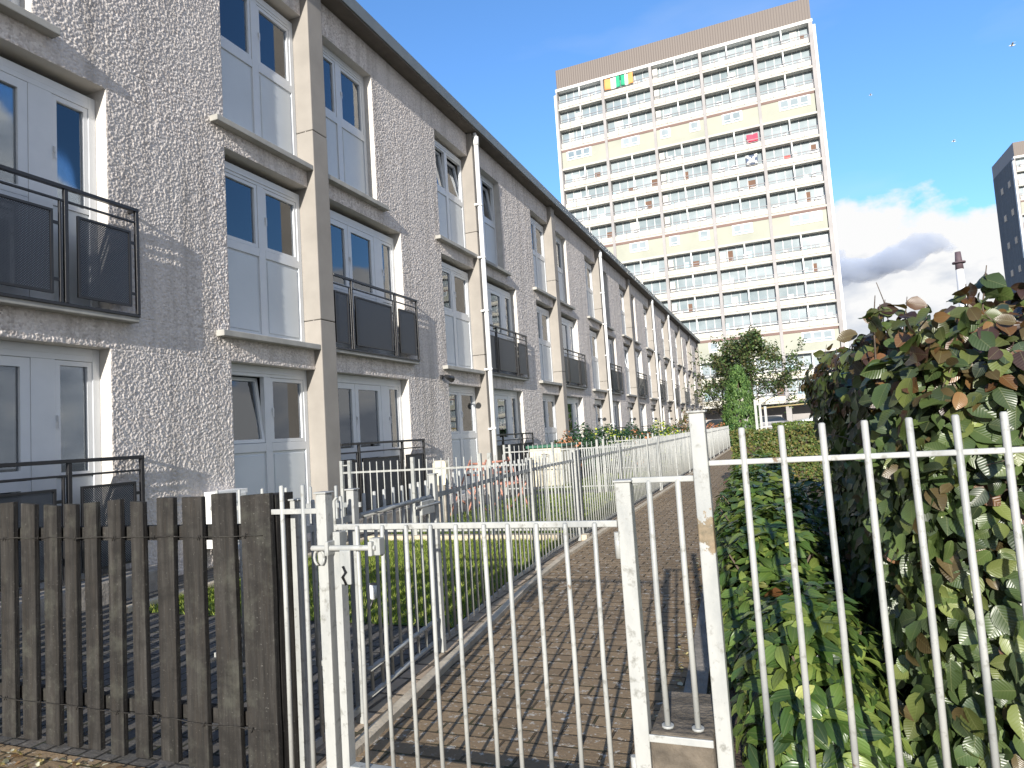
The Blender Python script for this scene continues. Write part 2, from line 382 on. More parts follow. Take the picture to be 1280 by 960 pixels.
# planting bed on the right
g=MB(); g.sheet([(rx(y),y) for y in (2.25,3.3,4.8,7.3,15,34)]+[(6,34),(6,2.1),(-.2,2.1)],.014); struct('planting_bed',g,M['soil'])
g=MB()
for a,b in ((2.35,4.8),(4.8,7.3),(7.3,15),(15,34)):
    xa,xb=rx(a)-.03,rx(b)-.03
    g.add([(xa-.1,a,0),(xa,a,0),(xa,a,.05),(xa-.1,a,.05),(xb-.1,b,0),(xb,b,0),(xb,b,.05),(xb-.1,b,.05)],[(3,2,6,7),(1,5,6,2),(0,3,7,4)])
struct('bed_kerb',g,M['concrete'])
g=MB(); g.sheet([(-30,36),(30,36),(30,120),(-30,120)],.010); struct('car_park',g,M['asphalt'])
g=MB(); g.sheet([(-3.2,37),(14,37),(14,44),(-3.2,44)],.02); struct('far_lawn',g,M['turf'])

# ------------------------------------------------------------------ the flats on the left
FX=-6.0; PX=-5.87; WX=-6.17; PITCH=5.68; Y0=2.06; SOF=8.10; TOPZ=8.36
JS=list(range(-1,10)); YEND=59.3
ZB=[.13,2.69,5.29]; ZT=[2.35,4.99,7.58]
flats=empty('apartment_terrace',(FX,Y0,0),'long three-storey terrace of flats in grey roughcast with concrete pillars','apartment building')
def ops(j):
    yp=Y0+PITCH*j; r=[]
    for k in range(3):
        r.append((yp+4.12,yp+PITCH,ZB[k],ZT[k]))
        r.append((yp+.34,yp+(1.84 if k==2 else 2.56),ZB[k],ZT[k]))
    return r
openings=[o for j in JS for o in ops(j)]
yl=sorted({Y0-PITCH-.001,YEND}|{round(v,4) for o in openings for v in o[:2]}|{round(Y0+PITCH*j+.34,4) for j in range(-1,11)})
yl=[y for y in yl if Y0-PITCH-.01<=y<=YEND+.01]
zl=sorted({0,SOF}|{v for o in openings for v in o[2:]})
w=MB()
cells=[]
def is_open(yc,zc): return any(a<yc<b and c<zc<d for a,b,c,d in openings)
for y0,y1 in zip(yl,yl[1:]):
    for z0,z1 in zip(zl,zl[1:]):
        if not is_open((y0+y1)/2,(z0+z1)/2): cells.append((y0,y1,z0,z1))
RX=-6.32
for a,b,c,d in openings:     # smooth reveals, heads and thresholds
    isA=((a-Y0)%PITCH)>3
    w.add([(FX,a,c),(FX,b,c),(FX,b,d),(FX,a,d),(RX,a,c),(RX,b,c),(RX,b,d),(RX,a,d)],[(0,1,5,4),(2,3,7,6)]+([(3,0,4,7)] if isA else [(1,2,6,5)]),1)
w.add([(FX,YEND,0),(-14,YEND,0),(-14,YEND,SOF),(FX,YEND,SOF)],[(0,1,2,3)])
w.add([(-14,Y0-PITCH,0),(-14,YEND,0),(-14,YEND,SOF),(-14,Y0-PITCH,SOF)],[(0,1,2,3)])
w.add([(FX,Y0-PITCH,0),(-14,Y0-PITCH,0),(-14,Y0-PITCH,SOF),(FX,Y0-PITCH,SOF)],[(0,1,2,3)])
wall=w.build('wall',[M['smooth_render'],M['smooth_render']],flats,fixn=False)
wall.data.materials[0]=M['roughcast']
# thrown-stone face of the wall: real relief
def relief_wall():
    VV=[];FF=[];b0=0
    for y0,y1,z0,z1 in cells:
        ym=(y0+y1)/2; sz=.0092 if 2.2<ym<13.5 else (.016 if 2.2<ym<25 else (.028 if 2.2<ym<40 else (.06 if ym>2.2 else .3))); rel=.85 if ym<13.5 else (.62 if ym<25 else .45)
        ny=max(1,int((y1-y0)/sz)); nz=max(1,int((z1-z0)/sz))
        r=RNG.normal(0,1,(ny+3,nz+3))
        k=(.45*(r[:-2,1:-1]+r[2:,1:-1]+r[1:-1,:-2]+r[1:-1,2:])+1.6*r[1:-1,1:-1])/1.84
        h=np.clip(k*.36+.45,0,1.3)*sz*rel
        h[0,:]=0;h[-1,:]=0;h[:,0]=0;h[:,-1]=0
        yy=np.linspace(y0,y1,ny+1);zz=np.linspace(z0,z1,nz+1); Yg,Zg=np.meshgrid(yy,zz,indexing='ij')
        VV.append(np.stack([FX+h,Yg,Zg],-1).reshape(-1,3))
        a=(np.arange(ny)[:,None]*(nz+1)+np.arange(nz)[None,:]).ravel()+b0
        FF.append(np.stack([a,a+nz+1,a+nz+2,a+1],1)); b0+=(ny+1)*(nz+1)
    V=np.concatenate(VV)-np.array([FX,Y0,0]); Fc=np.concatenate(FF); me=bpy.data.meshes.new('roughcast_face')
    me.vertices.add(len(V)); me.vertices.foreach_set('co',V.ravel()); me.loops.add(Fc.size); me.loops.foreach_set('vertex_index',Fc.ravel())
    me.polygons.add(len(Fc)); me.polygons.foreach_set('loop_start',np.arange(0,Fc.size,4,dtype=np.int32)); me.update(calc_edges=True)
    me.polygons.foreach_set('use_smooth',np.ones(len(Fc),bool)); me.materials.append(M['roughcast']); 
    o=bpy.data.objects.new('roughcast_face',me); C.objects.link(o); o.parent=flats
relief_wall()
r=MB(); r.box(-14.3,-5.72,Y0-PITCH-.3,YEND+.35,SOF+.003,SOF+.03,1); r.box(-14.3,-5.70,Y0-PITCH-.3,YEND+.35,SOF+.03,TOPZ,0); r.box(-14.2,-5.76,Y0-PITCH-.2,YEND+.25,TOPZ,TOPZ+.02,2)
r.build('roof',[M['fascia'],M['soffit'],M['felt']],flats,bevel=.01)
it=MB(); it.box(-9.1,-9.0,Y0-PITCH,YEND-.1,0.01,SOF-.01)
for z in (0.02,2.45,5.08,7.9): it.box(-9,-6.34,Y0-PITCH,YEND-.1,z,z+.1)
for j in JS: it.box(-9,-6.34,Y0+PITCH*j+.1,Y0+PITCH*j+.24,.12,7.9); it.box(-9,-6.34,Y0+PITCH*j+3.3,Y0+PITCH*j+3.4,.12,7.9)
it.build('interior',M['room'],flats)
p=MB()
for za,zb in ((0,3.05),(3.058,5.82),(5.828,SOF)): p.box(-6.33,PX,Y0,Y0+.34,za,zb)
pil=p.build('pillar',M['concrete_pillar'],flats,loc=(FX,Y0,0),bevel=.012)
for j in [-1]+list(range(1,11)):
    copy_tree(pil,flats,off=(0,PITCH*j,0))
# sills under the opening next to the pillar, and under the top-floor ones
def sill(y0,y1,z,dx,name='sill'):
    s=MB(); s.box(FX-.16,FX+dx,y0,y1,z-.07,z+.004); return s.build(name,M['sill'],flats,loc=(FX,y0,z),bevel=.008)
sa=sill(Y0+3.90,Y0+PITCH-.004,ZB[1],.12); sb=sill(Y0+.344,Y0+2.03,ZB[2],.12); sc=sill(Y0+.344,Y0+2.80,ZB[1],.115)
for j in JS:
    if j: 
        copy_tree(sa,flats,off=(0,PITCH*j,0)); copy_tree(sb,flats,off=(0,PITCH*j,0)); copy_tree(sc,flats,off=(0,PITCH*j,0))
    copy_tree(sa,flats,off=(0,PITCH*j,2.6))
st=MB(); st.box(FX,FX+.42,Y0+.2,Y0+2.9,0,.2); step=st.build('doorstep',M['concrete'],flats,loc=(FX,Y0,0),bevel=.01)
for j in JS:
    if j: copy_tree(step,flats,off=(0,PITCH*j,0))
# --- windows
def frame_rect(mb,y0,y1,z0,z1,t,x0,x1,m=0):
    mb.box(x0,x1,y0,y0+t,z0,z1,m); mb.box(x0,x1,y1-t,y1,z0,z1,m); mb.box(x0,x1,y0+t,y1-t,z0,z0+t,m); mb.box(x0,x1,y0+t,y1-t,z1-t,z1,m)
def sash(parent,y0,y1,z0,z1,x,t=.045,tilt=0):
    s=MB(); frame_rect(s,y0,y1,z0,z1,t,x-.03,x+.022,0); s.box(x-.012,x-.006,y0+t-.004,y1-t+.004,z0+t-.004,z1-t+.004,1); hy=y0+.022; s.box(x+.0225,x+.036,hy-.012,hy+.012,(z0+z1)/2-.03,(z0+z1)/2+.03,0); s.box(x+.036,x+.044,hy-.008,hy+.008,(z0+z1)/2-.09,(z0+z1)/2+.02,0)
    o=s.build('sash',[M['upvc'],M['glass']],parent,loc=(x,y0,z0))
    if tilt: o.rotation_euler=(0,-math.radians(tilt),0)
    return o
def window_two(y0,y1,z0,z1,label=None,tilt=(0,0)):
    b=MB(); x0,x1=WX-.05,WX+.02; W=y1-y0
    frame_rect(b,y0+.002,y1-.002,z0+.002,z1-.002,.075,x0,x1)
    b.box(x0,x1,y0+.075,y1-.075,z1-.14,z1-.075); b.box(x1,x1+.012,y0+.12,y1-.12,z1-.10,z1-.075)      # head with vent
    ym=y0+W*.49; b.box(x0,x1,ym-.06,ym+.06,z0+.075,z1-.14); zt=z0+1.17
    b.box(x0,x1,y0+.075,ym-.06,zt-.055,zt+.055); b.box(x0,x1,ym+.06,y1-.075,zt-.055,zt+.055)
    o=b.build('window',M['upvc'],flats,loc=(WX,y0,z0),bevel=.004)
    for i,(a,c) in enumerate(((y0+.079,ym-.064),(ym+.064,y1-.079))):
        sash(o,a,c,zt+.059,z1-.144,WX-.01,tilt=tilt[i])
        q=MB(); q.box(x0+.01,x1-.02,a-.01,c+.01,z0+.07,zt-.05); q.box(x0+.02,x1-.008,a+.03,c-.03,z0+.11,zt-.09)
        q.build('panel',M['upvc_panel'],o,bevel=.01)
    return o
def door_three(y0,y1,z0,z1):
    b=MB(); x0,x1=WX-.05,WX+.02
    frame_rect(b,y0+.002,y1-.002,z0+.002,z1-.002,.075,x0,x1)
    b.box(x0,x1,y0+.075,y1-.075,z1-.13,z1-.075)
    yw=y0+1.56; b.box(x0,x1,yw,yw+.22,z0+.075,z1-.13)
    o=b.build('window',M['upvc'],flats,loc=(WX,y0,z0),bevel=.004)
    ym=y0+.075+(yw-y0-.075)/2
    for a,c in ((y0+.079,ym-.004),(ym+.004,yw-.004)):
        sash(o,a,c,z0+1.0,z1-.134,WX-.005,t=.085); 
        s=MB(); frame_rect(s,a,c,z0+.08,z0+.996,.085,WX-.035,WX+.017,0); s.box(WX-.017,WX-.011,a+.08,c-.08,z0+.16,z0+.92,1)
        s.build('door_leaf',[M['upvc'],M['glass']],o)
    sash(o,yw+.224,y1-.079,z0+1.0,z1-.134,WX-.01)
    q=MB(); q.box(x0+.01,x1-.02,yw+.22,y1-.075,z0+.075,z0+1.0); q.build('panel',M['upvc_panel'],o,bevel=.01)
    return o
wa=window_two(Y0+4.12,Y0+PITCH,ZB[0],ZT[0]); wt=window_two(Y0+.34,Y0+1.84,ZB[2],ZT[2]); wd=door_three(Y0+.34,Y0+2.56,ZB[0],ZT[0])
tilted={(0,0):(7,0),(1,2):(6,8),(4,1):(0,6)}; tiltedT={2:(0,8)}
for j in JS:
    for k in range(3):
        if (j,k)==(0,0): continue
        c=copy_tree(wa,flats,off=(0,PITCH*j,ZB[k]-ZB[0])); c.location.z=ZB[k]
    if j: copy_tree(wt,flats,off=(0,PITCH*j,0)); copy_tree(wd,flats,off=(0,PITCH*j,0))
    c=copy_tree(wd,flats,off=(0,PITCH*j,ZB[1]-ZB[0]))
bpy.context.view_layer.update()
for o in list(flats.children):
    if o.name.startswith('window'):
        y=o.location.y+Y0; j=int(math.floor((y-Y0+.01)/PITCH)); z=o.location.z; k=min(range(3),key=lambda i:abs(ZB[i]-z)); A=(y-(Y0+PITCH*j))>3
        tl=tilted.get((j,k)) if A else (tiltedT.get(j) if k==2 else None)
        if tl:
            ss=sorted([c for c in o.children if c.name.startswith('sash')],key=lambda c:c.location.y)
            for s_,t_ in zip(ss,tl):
                if t_: s_.rotation_euler=(0,-math.radians(t_),0)
# curtains inside, seen through the glass
def curtain(y0,y1,z0,z1,mat,seed=0):
    c=MB(); n=int((y1-y0)/.025); vs=[]
    for i in range(n+1):
        y=y0+(y1-y0)*i/n; x=-6.42+.018*math.sin(y*70+seed)+.008*math.sin(y*31)
        vs+= [(x,y,z0),(x,y,z1)]
    c.add(vs,[(2*i,2*i+2,2*i+3,2*i+1) for i in range(n)],0,True); return c.build('curtain',mat,flats,fixn=False)
for j in JS[:8]:
    yp=Y0+PITCH*j; rr=random.Random(j*3+5)
    for k in range(3):
        a=yp+4.12; z0,z1=ZB[k]+.1,ZT[k]-.1
        if rr.random()<.85: curtain(a+1.15,a+1.52,z0,z1,M['curtain_dark' if rr.random()<.35 else 'curtain'],k)
        if rr.random()<.4: curtain(a+.04,a+.3,z0,z1,M['curtain'],k+2)
        bw=1.5 if k==2 else 2.22
        if rr.random()<.9: curtain(yp+.34+bw-.34,yp+.34+bw-.04,z0,z1,M['curtain'],k)
        if rr.random()<.5: curtain(yp+.36,yp+.60,z0,z1,M['curtain' if rr.random()<.6 else 'curtain_dark'],k+4)
# --- juliet balconies
def balcony(y,z):
    """railing of flat black tube with inset perforated panels"""
    X=FX+.115; b=MB(); e=Y0+2.80; s=Y0+.345; z0,z1=z+.05,z+1.17
    b.box(X-.022,X+.022,s,e,z1-.035,z1); b.box(X-.012,X+.012,s,e,z1-.155,z1-.135); b.box(X-.015,X+.015,s,e,z0,z0+.03)
    b.box(FX+.003,X-.022,e-.03,e,z1-.03,z1); b.box(FX+.003,X-.022,e-.03,e,z0,z0+.03)
    posts=[Y0+.80,Y0+2.05,e-.018]
    for q in posts:
        b.box(X-.018,X+.018,q-.018,q+.018,z0+.03,z1-.035)
        if q!=posts[-1]: b.box(X-.014,X+.014,q-.062,q-.042,z0+.03,z1-.155)
    o=b.build('balcony_railing',M['black_metal'],flats,loc=(FX,Y0,z),bevel=.003)
    for a,c in ((s+.02,Y0+.70),(Y0+.88,Y0+1.93),(Y0+2.16,e-.09)):
        f=MB(); frame_rect(f,a,c,z0+.10,z1-.25,.022,X-.012,X+.012,0); f.box(X-.002,X+.002,a+.02,c-.02,z0+.12,z1-.27,1)
        for zz in (z0+.22,z1-.38): f.box(X-.006,X+.006,c,c+.07,zz,zz+.03,0)
        f.build('mesh_panel',[M['black_metal'],M['mesh']],o)
    return o
b1=balcony(0,2.62); b0=balcony(0,.12)
for j in JS:
    if j: copy_tree(b1,flats,off=(0,PITCH*j,0)); copy_tree(b0,flats,off=(0,PITCH*j,0))
# --- downpipes
d=MB(); dy=Y0+2*PITCH+.06; dx=PX+.085
d.tube([(dx,dy,.05),(dx,dy,SOF-.22)],.052,12); d.tube([(dx,dy,SOF-.30),(dx,dy,SOF-.10)],.066,12); d.tube([(dx,dy,SOF-.1),(dx-.02,dy-.02,SOF-.01)],.04,8)
for z in (1.4,2.7,4.0,5.2,6.4): d.tube([(dx,dy,z),(dx,dy,z+.05)],.062,12); d.box(PX-.0,dx,dy-.11,dy-.05,z,z+.04)
dp=d.build('downpipe',M['pipe'],flats,loc=(PX,dy,0))
for j in (4,6,7): copy_tree(dp,flats,off=(0,PITCH*(j-2),0))
# meter box, wall lamps, brackets
m_=MB(); m_.box(FX+.002,FX+.22,5.70,6.14,.22,.84); m_.box(FX+.22,FX+.232,5.74,6.10,.26,.80); m_.box(FX+.232,FX+.24,5.80,6.04,.70,.73)
m_.build('meter_box',M['plastic_white'],flats,bevel=.01)
lm=MB(); lm.box(FX+.002,FX+.05,11.50,11.56,2.42,2.50); lm.tube([(FX+.04,11.53,2.47),(FX+.16,11.56,2.46)],.018,8); lm.tube([(FX+.13,11.50,2.46),(FX+.15,11.72,2.42)],[.035,.07],12)
lamp=lm.build('wall_lamp',M['black_metal'],flats,loc=(FX,11.5,2.4))
for j in (2,3,4,5): 
    c=copy_tree(lamp,flats,off=(0,PITCH*j+.1,-.35))

# ------------------------------------------------------------------ steel fences
TIP=H-.021; RAIL=H-.121
def vbar(mb,x,y,z0,z1,r=.0085): mb.tube([(x,y,z0),(x,y,z1-.004)],r,10); mb.tube([(x,y,z1-.004),(x,y,z1)],[r,r*.7],10)
def bar_obj(x,y,z0,z1,parent,r=.0085,name='bar'):
    e_=RNG.normal(0,.0022); b=MB(); b.tube([(x,y,z0),(x+e_,y,(z0+z1)/2),(x,y,z1-.004),(x,y,z1)],[r,r,r,r*.65],10); return b.build(name,M['steel'],parent)
def post_obj(x0,x1,y0,y1,z1,parent,cap=True,name='post'):
    b=MB(); b.box(x0,x1,y0,y1,0,z1); 
    if cap: b.box(x0-.006,x1+.006,y0-.006,y1+.006,z1+.001,z1+.008)
    return b.build(name,M['steel'],parent,bevel=.003)
YF=2.083
# right fence in front of the hedge
f=empty('railing_fence',(.4,YF,0),'white steel railing fence with round bars standing in front of the beech hedge','fence')
sp_=M['steel'].copy(); sp_.name='steel_with_rust_patch'; nt_=sp_.node_tree; b_=nt_.nodes['Principled BSDF']; src=b_.inputs['Base Color'].links[0].from_socket
sz_=N(nt_,'ShaderNodeSeparateXYZ'); L(nt_,pos(nt_),sz_.inputs[0]); nn_=noise(nt_,pos(nt_),26,5,.7)
dz_=math_(nt_,'SUBTRACT',1.0,math_(nt_,'MULTIPLY',math_(nt_,'ABSOLUTE',math_(nt_,'SUBTRACT',sz_.outputs[2],.925)),11))
fm_=ramp(nt_,math_(nt_,'ADD',dz_,math_(nt_,'MULTIPLY',math_(nt_,'SUBTRACT',nn_,.5),2.6)),[(.42,0),(.50,1)]).outputs[0]
L(nt_,mixc(nt_,fm_,src,ramp(nt_,nn_,[(.3,(.10,.085,.05)),(.6,(.25,.19,.12))]).outputs[0]),b_.inputs['Base Color'])
po_=post_obj(-.250,-.205,YF-.02,YF+.025,H+.030,f); po_.data.materials[0]=sp_
r=MB(); r.box(-.205,2.6,YF-.005,YF+.005,RAIL-.008,RAIL+.008); r.build('rail',M['steel'],f,bevel=.003)
r=MB(); r.box(-.205,2.6,YF-.005,YF+.005,.085,.105); r.build('rail',M['steel'],f,bevel=.003)
for i in range(24): bar_obj(-.104+.1075*i,YF,.10,TIP,f,.0094)
# short raised panel between the two gate posts, on a concrete block
f=empty('railing_fence',(-.34,YF,0),'short white steel railing panel with two bars on a concrete block','fence')
r=MB(); r.box(-.44,-.252,YF-.005,YF+.005,H-.173,H-.155); r.build('rail',M['steel'],f,bevel=.003)
for x in (-.388,-.300): bar_obj(x,YF,.35,H-.165,f,.009)
for x in (-.388,-.300):
    s=MB(); s.tube([(x,YF,.351),(x,YF,.358)],.018,12); s.build('foot_plate',M['steel'],f)
s=MB(); s.box(-.437,-.253,YF-.052,YF-.045,.325,.346); s.build('rail',M['steel'],f,bevel=.002)
blk=MB(); blk.box(-.437,-.253,YF-.045,YF+.29,0,.350)
M['block_concrete']=simple('block_concrete',(.15,.125,.095),.9,.55,9,bs=.7,bscale=45,bd=.012)
o=blk.build('concrete_block',M['block_concrete'],bevel=.012,loc=(-.34,YF+.1,0)); tag(o,'low concrete block under the short railing panel beside the gate post','concrete block')
# gate
gt=empty('garden_gate',(-1.0,YF,0),'wide white steel gate with thin bars closed across the brick path','gate')
gl,gr=-1.553,-.495
r=MB(); r.box(gl,gr,YF-.006,YF+.006,H-.306,H-.285); r.build('rail',M['steel'],gt,bevel=.003)
r=MB(); r.box(gl+.03,gr,YF-.02,YF+.02,0.095,.115); r.build('rail',M['steel'],gt,bevel=.003)
r=MB(); r.box(gl,gl+.03,YF-.02,YF+.02,.075,H-.311); r.tube([(gl-.002,YF,H-.311),(gl-.002,YF,H-.20),(gl+.012,YF,H-.185)],.006,8); r.build('stile',M['steel'],gt,bevel=.003)
nb=10
for x_ in (-1.452,-1.345,-1.247,-1.151,-1.053,-.948,-.862,-.761,-.663,-.566): bar_obj(x_,YF-.012,.10,H-.29,gt,.0078)
lt=MB(); lt.tube([(gl-.075,YF-.045,H-.365),(gl+.20,YF-.045,H-.363)],.010,10)
for x in (gl+.0,gl+.185): lt.box(x-.008,x+.008,YF-.062,YF-.008,H-.39,H-.34)
lt.box(gl+.055,gl+.10,YF-.060,YF-.050,H-.49,H-.37)
lt.box(gl+.172,gl+.215,YF-.045,YF-.01,H-.39,H-.33)
lt.build('slide_bolt',M['steel'],gt,bevel=.003)
lp=MB(); lp.tube([(gl+.072,YF-.066,H-.425),(gl+.084,YF-.068,H-.445),(gl+.070,YF-.068,H-.462),(gl+.084,YF-.066,H-.49)],.0045,6); lp.build('chain',M['black_metal'],gt)
for z in (H-.36,.22):
    hg=MB(); hg.tube([(gr,YF-.01,z-.04),(gr,YF-.01,z+.04)],.011,10); hg.build('hinge',M['steel'],gt)
gp_=empty('gate_post',(-.466,YF,0),'square white steel gate post with cap between gate and short panel','post')
post_obj(-.489,-.442,YF-.024,YF+.024,H-.168,gp_,True,'shaft')
# left piece: post + two bars beside the timber fence
f=empty('railing_fence',(-1.7,YF,0),'narrow white railing piece with two bars between timber fence and gate','fence')
post_obj(-1.622,-1.578,YF-.022,YF+.022,H-.172,f)
r=MB(); r.box(-1.86,-1.622,YF-.005,YF+.005,H-.245,H-.225); r.build('rail',M['steel'],f,bevel=.002)
for x in (-1.795,-1.695): bar_obj(x,YF,.0,H-.135,f,.009)
kp=MB(); kp.tube([(-1.605+.022*math.cos(t),YF-.034,H-.40+.03*math.sin(t)) for t in np.linspace(0,2*PI,13)],.005,6); kp.build('bolt_keep',M['steel'],f)

# long fence along the left side of the path
def fx(y): return kx(y)-.085
def path_fence(y0,y1,label,dens=.112,tip=H-.215,rail=H-.33,low=.075,short=False):
    f=empty('railing_fence',(fx((y0+y1)/2),(y0+y1)/2,0),label,'fence','white railings along the left of the path')
    n=max(2,int(round((y1-y0)/dens))); ysr=np.linspace(y0,y1,n+1)
    for z,t in ((rail,.014),(low,.014)):
        r=MB(); seg=sorted({y0,y1}|{a for a,_ in KP if y0<a<y1})
        for a,b in zip(seg,seg[1:]):
            xa,xb=fx(a),fx(b); e=.005
            r.add([(xa-e,a,z-t),(xa+e,a,z-t),(xa+e,a,z+t),(xa-e,a,z+t),(xb-e,b,z-t),(xb+e,b,z-t),(xb+e,b,z+t),(xb-e,b,z+t)],[(0,1,2,3),(4,7,6,5),(0,4,5,1),(1,5,6,2),(2,6,7,3),(3,7,4,0)])
        r.build('rail',M['steel'],f)
    pc=0
    for i,y in enumerate(ysr[1:-1]):
        if n>24 and i%20==19: post_obj(fx(y)-.018,fx(y)+.018,y-.018,y+.018,tip-.01,f)
        else: bar_obj(fx(y),y,.065,tip+RNG.normal(0,.004),f,.0085)
    for y in (y0,y1): post_obj(fx(y)-.02,fx(y)+.02,y-.02,y+.02,tip+.01,f)
    return f
path_fence(2.20,2.62,'very short white railing piece between the gate and the first garden gate')
# first garden gate in that fence
f=empty('garden_gate',(fx(3.1),3.1,0),'narrow white steel gate of the first front garden opening onto the path','gate')
y0,y1=2.68,3.52
for z,nm in ((H-.33,'rail'),(.21,'rail'),(.095,'rail')):
    r=MB(); xa,xb=fx(y0),fx(y1); r.tube([(xa,y0,z),(xb,y1,z)],.013,8); r.build(nm,M['steel'],f)
for i in range(8):
    y=y0+.05+(y1-y0-.1)*i/7; bar_obj(fx(y),y,.095,H-.23,f,.0085)
lk=MB(); lk.box(fx(y1)-.01,fx(y1)+.035,y1-.16,y1-.01,H-.42,H-.34); lk.tube([(fx(y1)+.03,y1-.22,H-.37),(fx(y1)+.03,y1+.06,H-.37)],.009,8); lk.build('latch',M['steel'],f,bevel=.003)
path_fence(3.58,7.42,'white path railing in front of the first garden lawn')
path_fence(7.55,13.1,'white path railing in front of the second garden')
path_fence(13.25,18.8,'white path railing in front of the third garden')
path_fence(18.95,24.5,'white path railing in front of the fourth garden')
path_fence(24.65,33.0,'farthest white path railing, ending at the round conifer')
# cross fences dividing the gardens
def cross_fence(y,label,x0=-5.45,x1=-2.26):
    f=empty('railing_fence',((x0+x1)/2,y,0),label,'fence','railings dividing the front gardens')
    for z in (H-.355,.13):
        r=MB(); r.box(x0,x1,y-.005,y+.005,z-.012,z+.012); r.build('rail',M['steel'],f)
    for x in (x0,x0+.125,-4.37,-3.43,-3.30): post_obj(x-.022,x+.022,y-.022,y+.022,H-.195,f,False)
    r=MB(); r.box(x0+.022,x0+.103,y-.005,y+.005,H-.265,H-.25); r.build('rail',M['steel'],f)
    x=x0+.125+.105
    while x<x1:
        if min(abs(x+4.37),abs(x+3.43),abs(x+3.30))>.05: bar_obj(x,y,.12,H-.225,f,.0075)
        x+=.105
    post_obj(x1-.02,x1+.02,y-.02,y+.02,H-.2,f,False)
for i,t in enumerate(('nearest white cross railing behind the first lawn','second white cross railing beside the cream storage box','third white cross railing in front of the shrubs','fourth white cross railing among the shrubs')):
    cross_fence(7.5+5.69*i,t)
f=empty('railing_fence',(-2.5,2.9,0),'shaded low railing piece inside the first garden behind the timber fence','fence')
for z in (.95,.15):
    r=MB(); r.box(-3.0,-2.0,2.895,2.905,z-.012,z+.012); r.build('rail',M['steel'],f)
for i in range(6): bar_obj(-2.95+.16*i,2.9,.13,1.05,f,.0085)

# ------------------------------------------------------------------ timber picket fence
tf=empty('timber_fence',(-2.6,YF,0),'weathered dark timber picket fence with rusty wires at the left','fence')
s7=380/1013
PK=[(-68,-18),(8,57),(76,126),(150,199),(222,270),(297,347),(377,427),(460,508),(542,601),(627,694),(720,790)]
def px2x(px,y=YF): # horizontal position at fence plane for an image column near the top of the fence
    lo,hi=-6.0,1.0
    return -3.416+(px-8)*(-1.842+3.416)/(340-8)
def nx(v):
    # perspective-correct interpolation between measured columns
    tab=[(-25,-3.60),(8,-3.416),(28,-3.301),(56,-3.146),(75,-3.044),(300,-2.001),(340,-1.842)]
    for (a,xa),(b,xb) in zip(tab,tab[1:]):
        if v<=b: return xa+(xb-xa)*(v-a)/(b-a)
    return tab[-1][1]
def plank(x0,x1,y0,y1,z0,z1,name='picket',lean=0,notch=0):
    b=MB(); n=6; vs=[]; rr=random.Random(int(x0*1000))
    cut=rr.uniform(-.010,.010)
    for i in range(n+1):
        z=z0+(z1-z0)*i/n; w=rr.uniform(-.0015,.0015)+lean*i/n
        dz=cut if i==n else 0
        vs+=[(x0+w,y0,z),(x1+w,y0,z+dz),(x1+w,y1,z+dz),(x0+w,y1,z)]
    fs=[(0,3,2,1),(4*n,4*n+1,4*n+2,4*n+3)]
    for i in range(n):
        for a in range(4):
            c=(a+1)%4; fs.append((4*i+a,4*i+c,4*i+4+c,4*i+4+a))
    b.add(vs,fs); return b.build(name,M['wood'],tf,bevel=.003,loc=(x0,y0,z0))
for i,(a,c) in enumerate(PK):
    plank(nx(a*s7)+.004,nx(c*s7)-.006,YF-.012,YF+.012,.02+.004*(i%3),H-.165+random.uniform(-.013,.008),lean=random.uniform(-.006,.006))
x=-3.72
while x>-6.9: plank(x,x+.095,YF-.012,YF+.012,.02,H-.165+random.uniform(-.01,.01)); x-=.155
plank(nx(808*s7),nx(905*s7),YF-.014,YF+.012,.0,H-.168,'end_board')
plank(-1.965,-1.845,YF+.020,YF+.125,.0,H-.172,'fence_post')
for z0,z1 in ((.905,.965),(.185,.245)):
    b=MB(); b.box(-7,-1.966,YF+.020,YF+.060,z0,z1); b.build('rail',M['wood'],tf,bevel=.004)
def wire(z):
    b=MB(); pts=[]; x=-7
    while x<-1.86:
        pts.append((x,YF-.018+random.uniform(-.002,.002),z+random.uniform(-.004,.004))); x+=.08
    b.tube(pts,.0022,5)
    for p in pts[::3]: b.tube([(p[0]-.006,p[1]-.004,p[2]-.010),(p[0]+.004,p[1]-.005,p[2]+.010)],.0022,5)
    b.build('wire',M['wood'],tf)
wire(.925); wire(.20)
# fallen leaves at the foot of the fence and under the gate
n=420; x=RNG.uniform(-5,-1.6,n); y=2.0-np.abs(RNG.normal(0,.10,n)); 
P=np.stack([x,y,np.full(n,.016)],1); n2=260; P=np.concatenate([P,np.stack([RNG.uniform(-.42,-.2,n2)-.02*0,RNG.uniform(2.4,6.5,n2),np.full(n2,.02)],1)])
P[420:,0]=[rx(t)-.12+RNG.normal(0,.06) for t in P[420:,1]]
n=len(P); nn=unit(np.stack([RNG.normal(0,.35,n),RNG.normal(0,.35,n),np.ones(n)],1))
tag(leaf_mesh('fallen_leaves',P,nn,unit(RNG.normal(0,1,(n,3))),RNG.uniform(.012,.04,n),.3,pick([(.40,.30,.12),(.55,.45,.22),(.22,.13,.07),(.65,.62,.5)],n),M['leaf_far']),
    'dry leaf litter at the foot of the fence and the bed','leaf litter',kind='stuff')

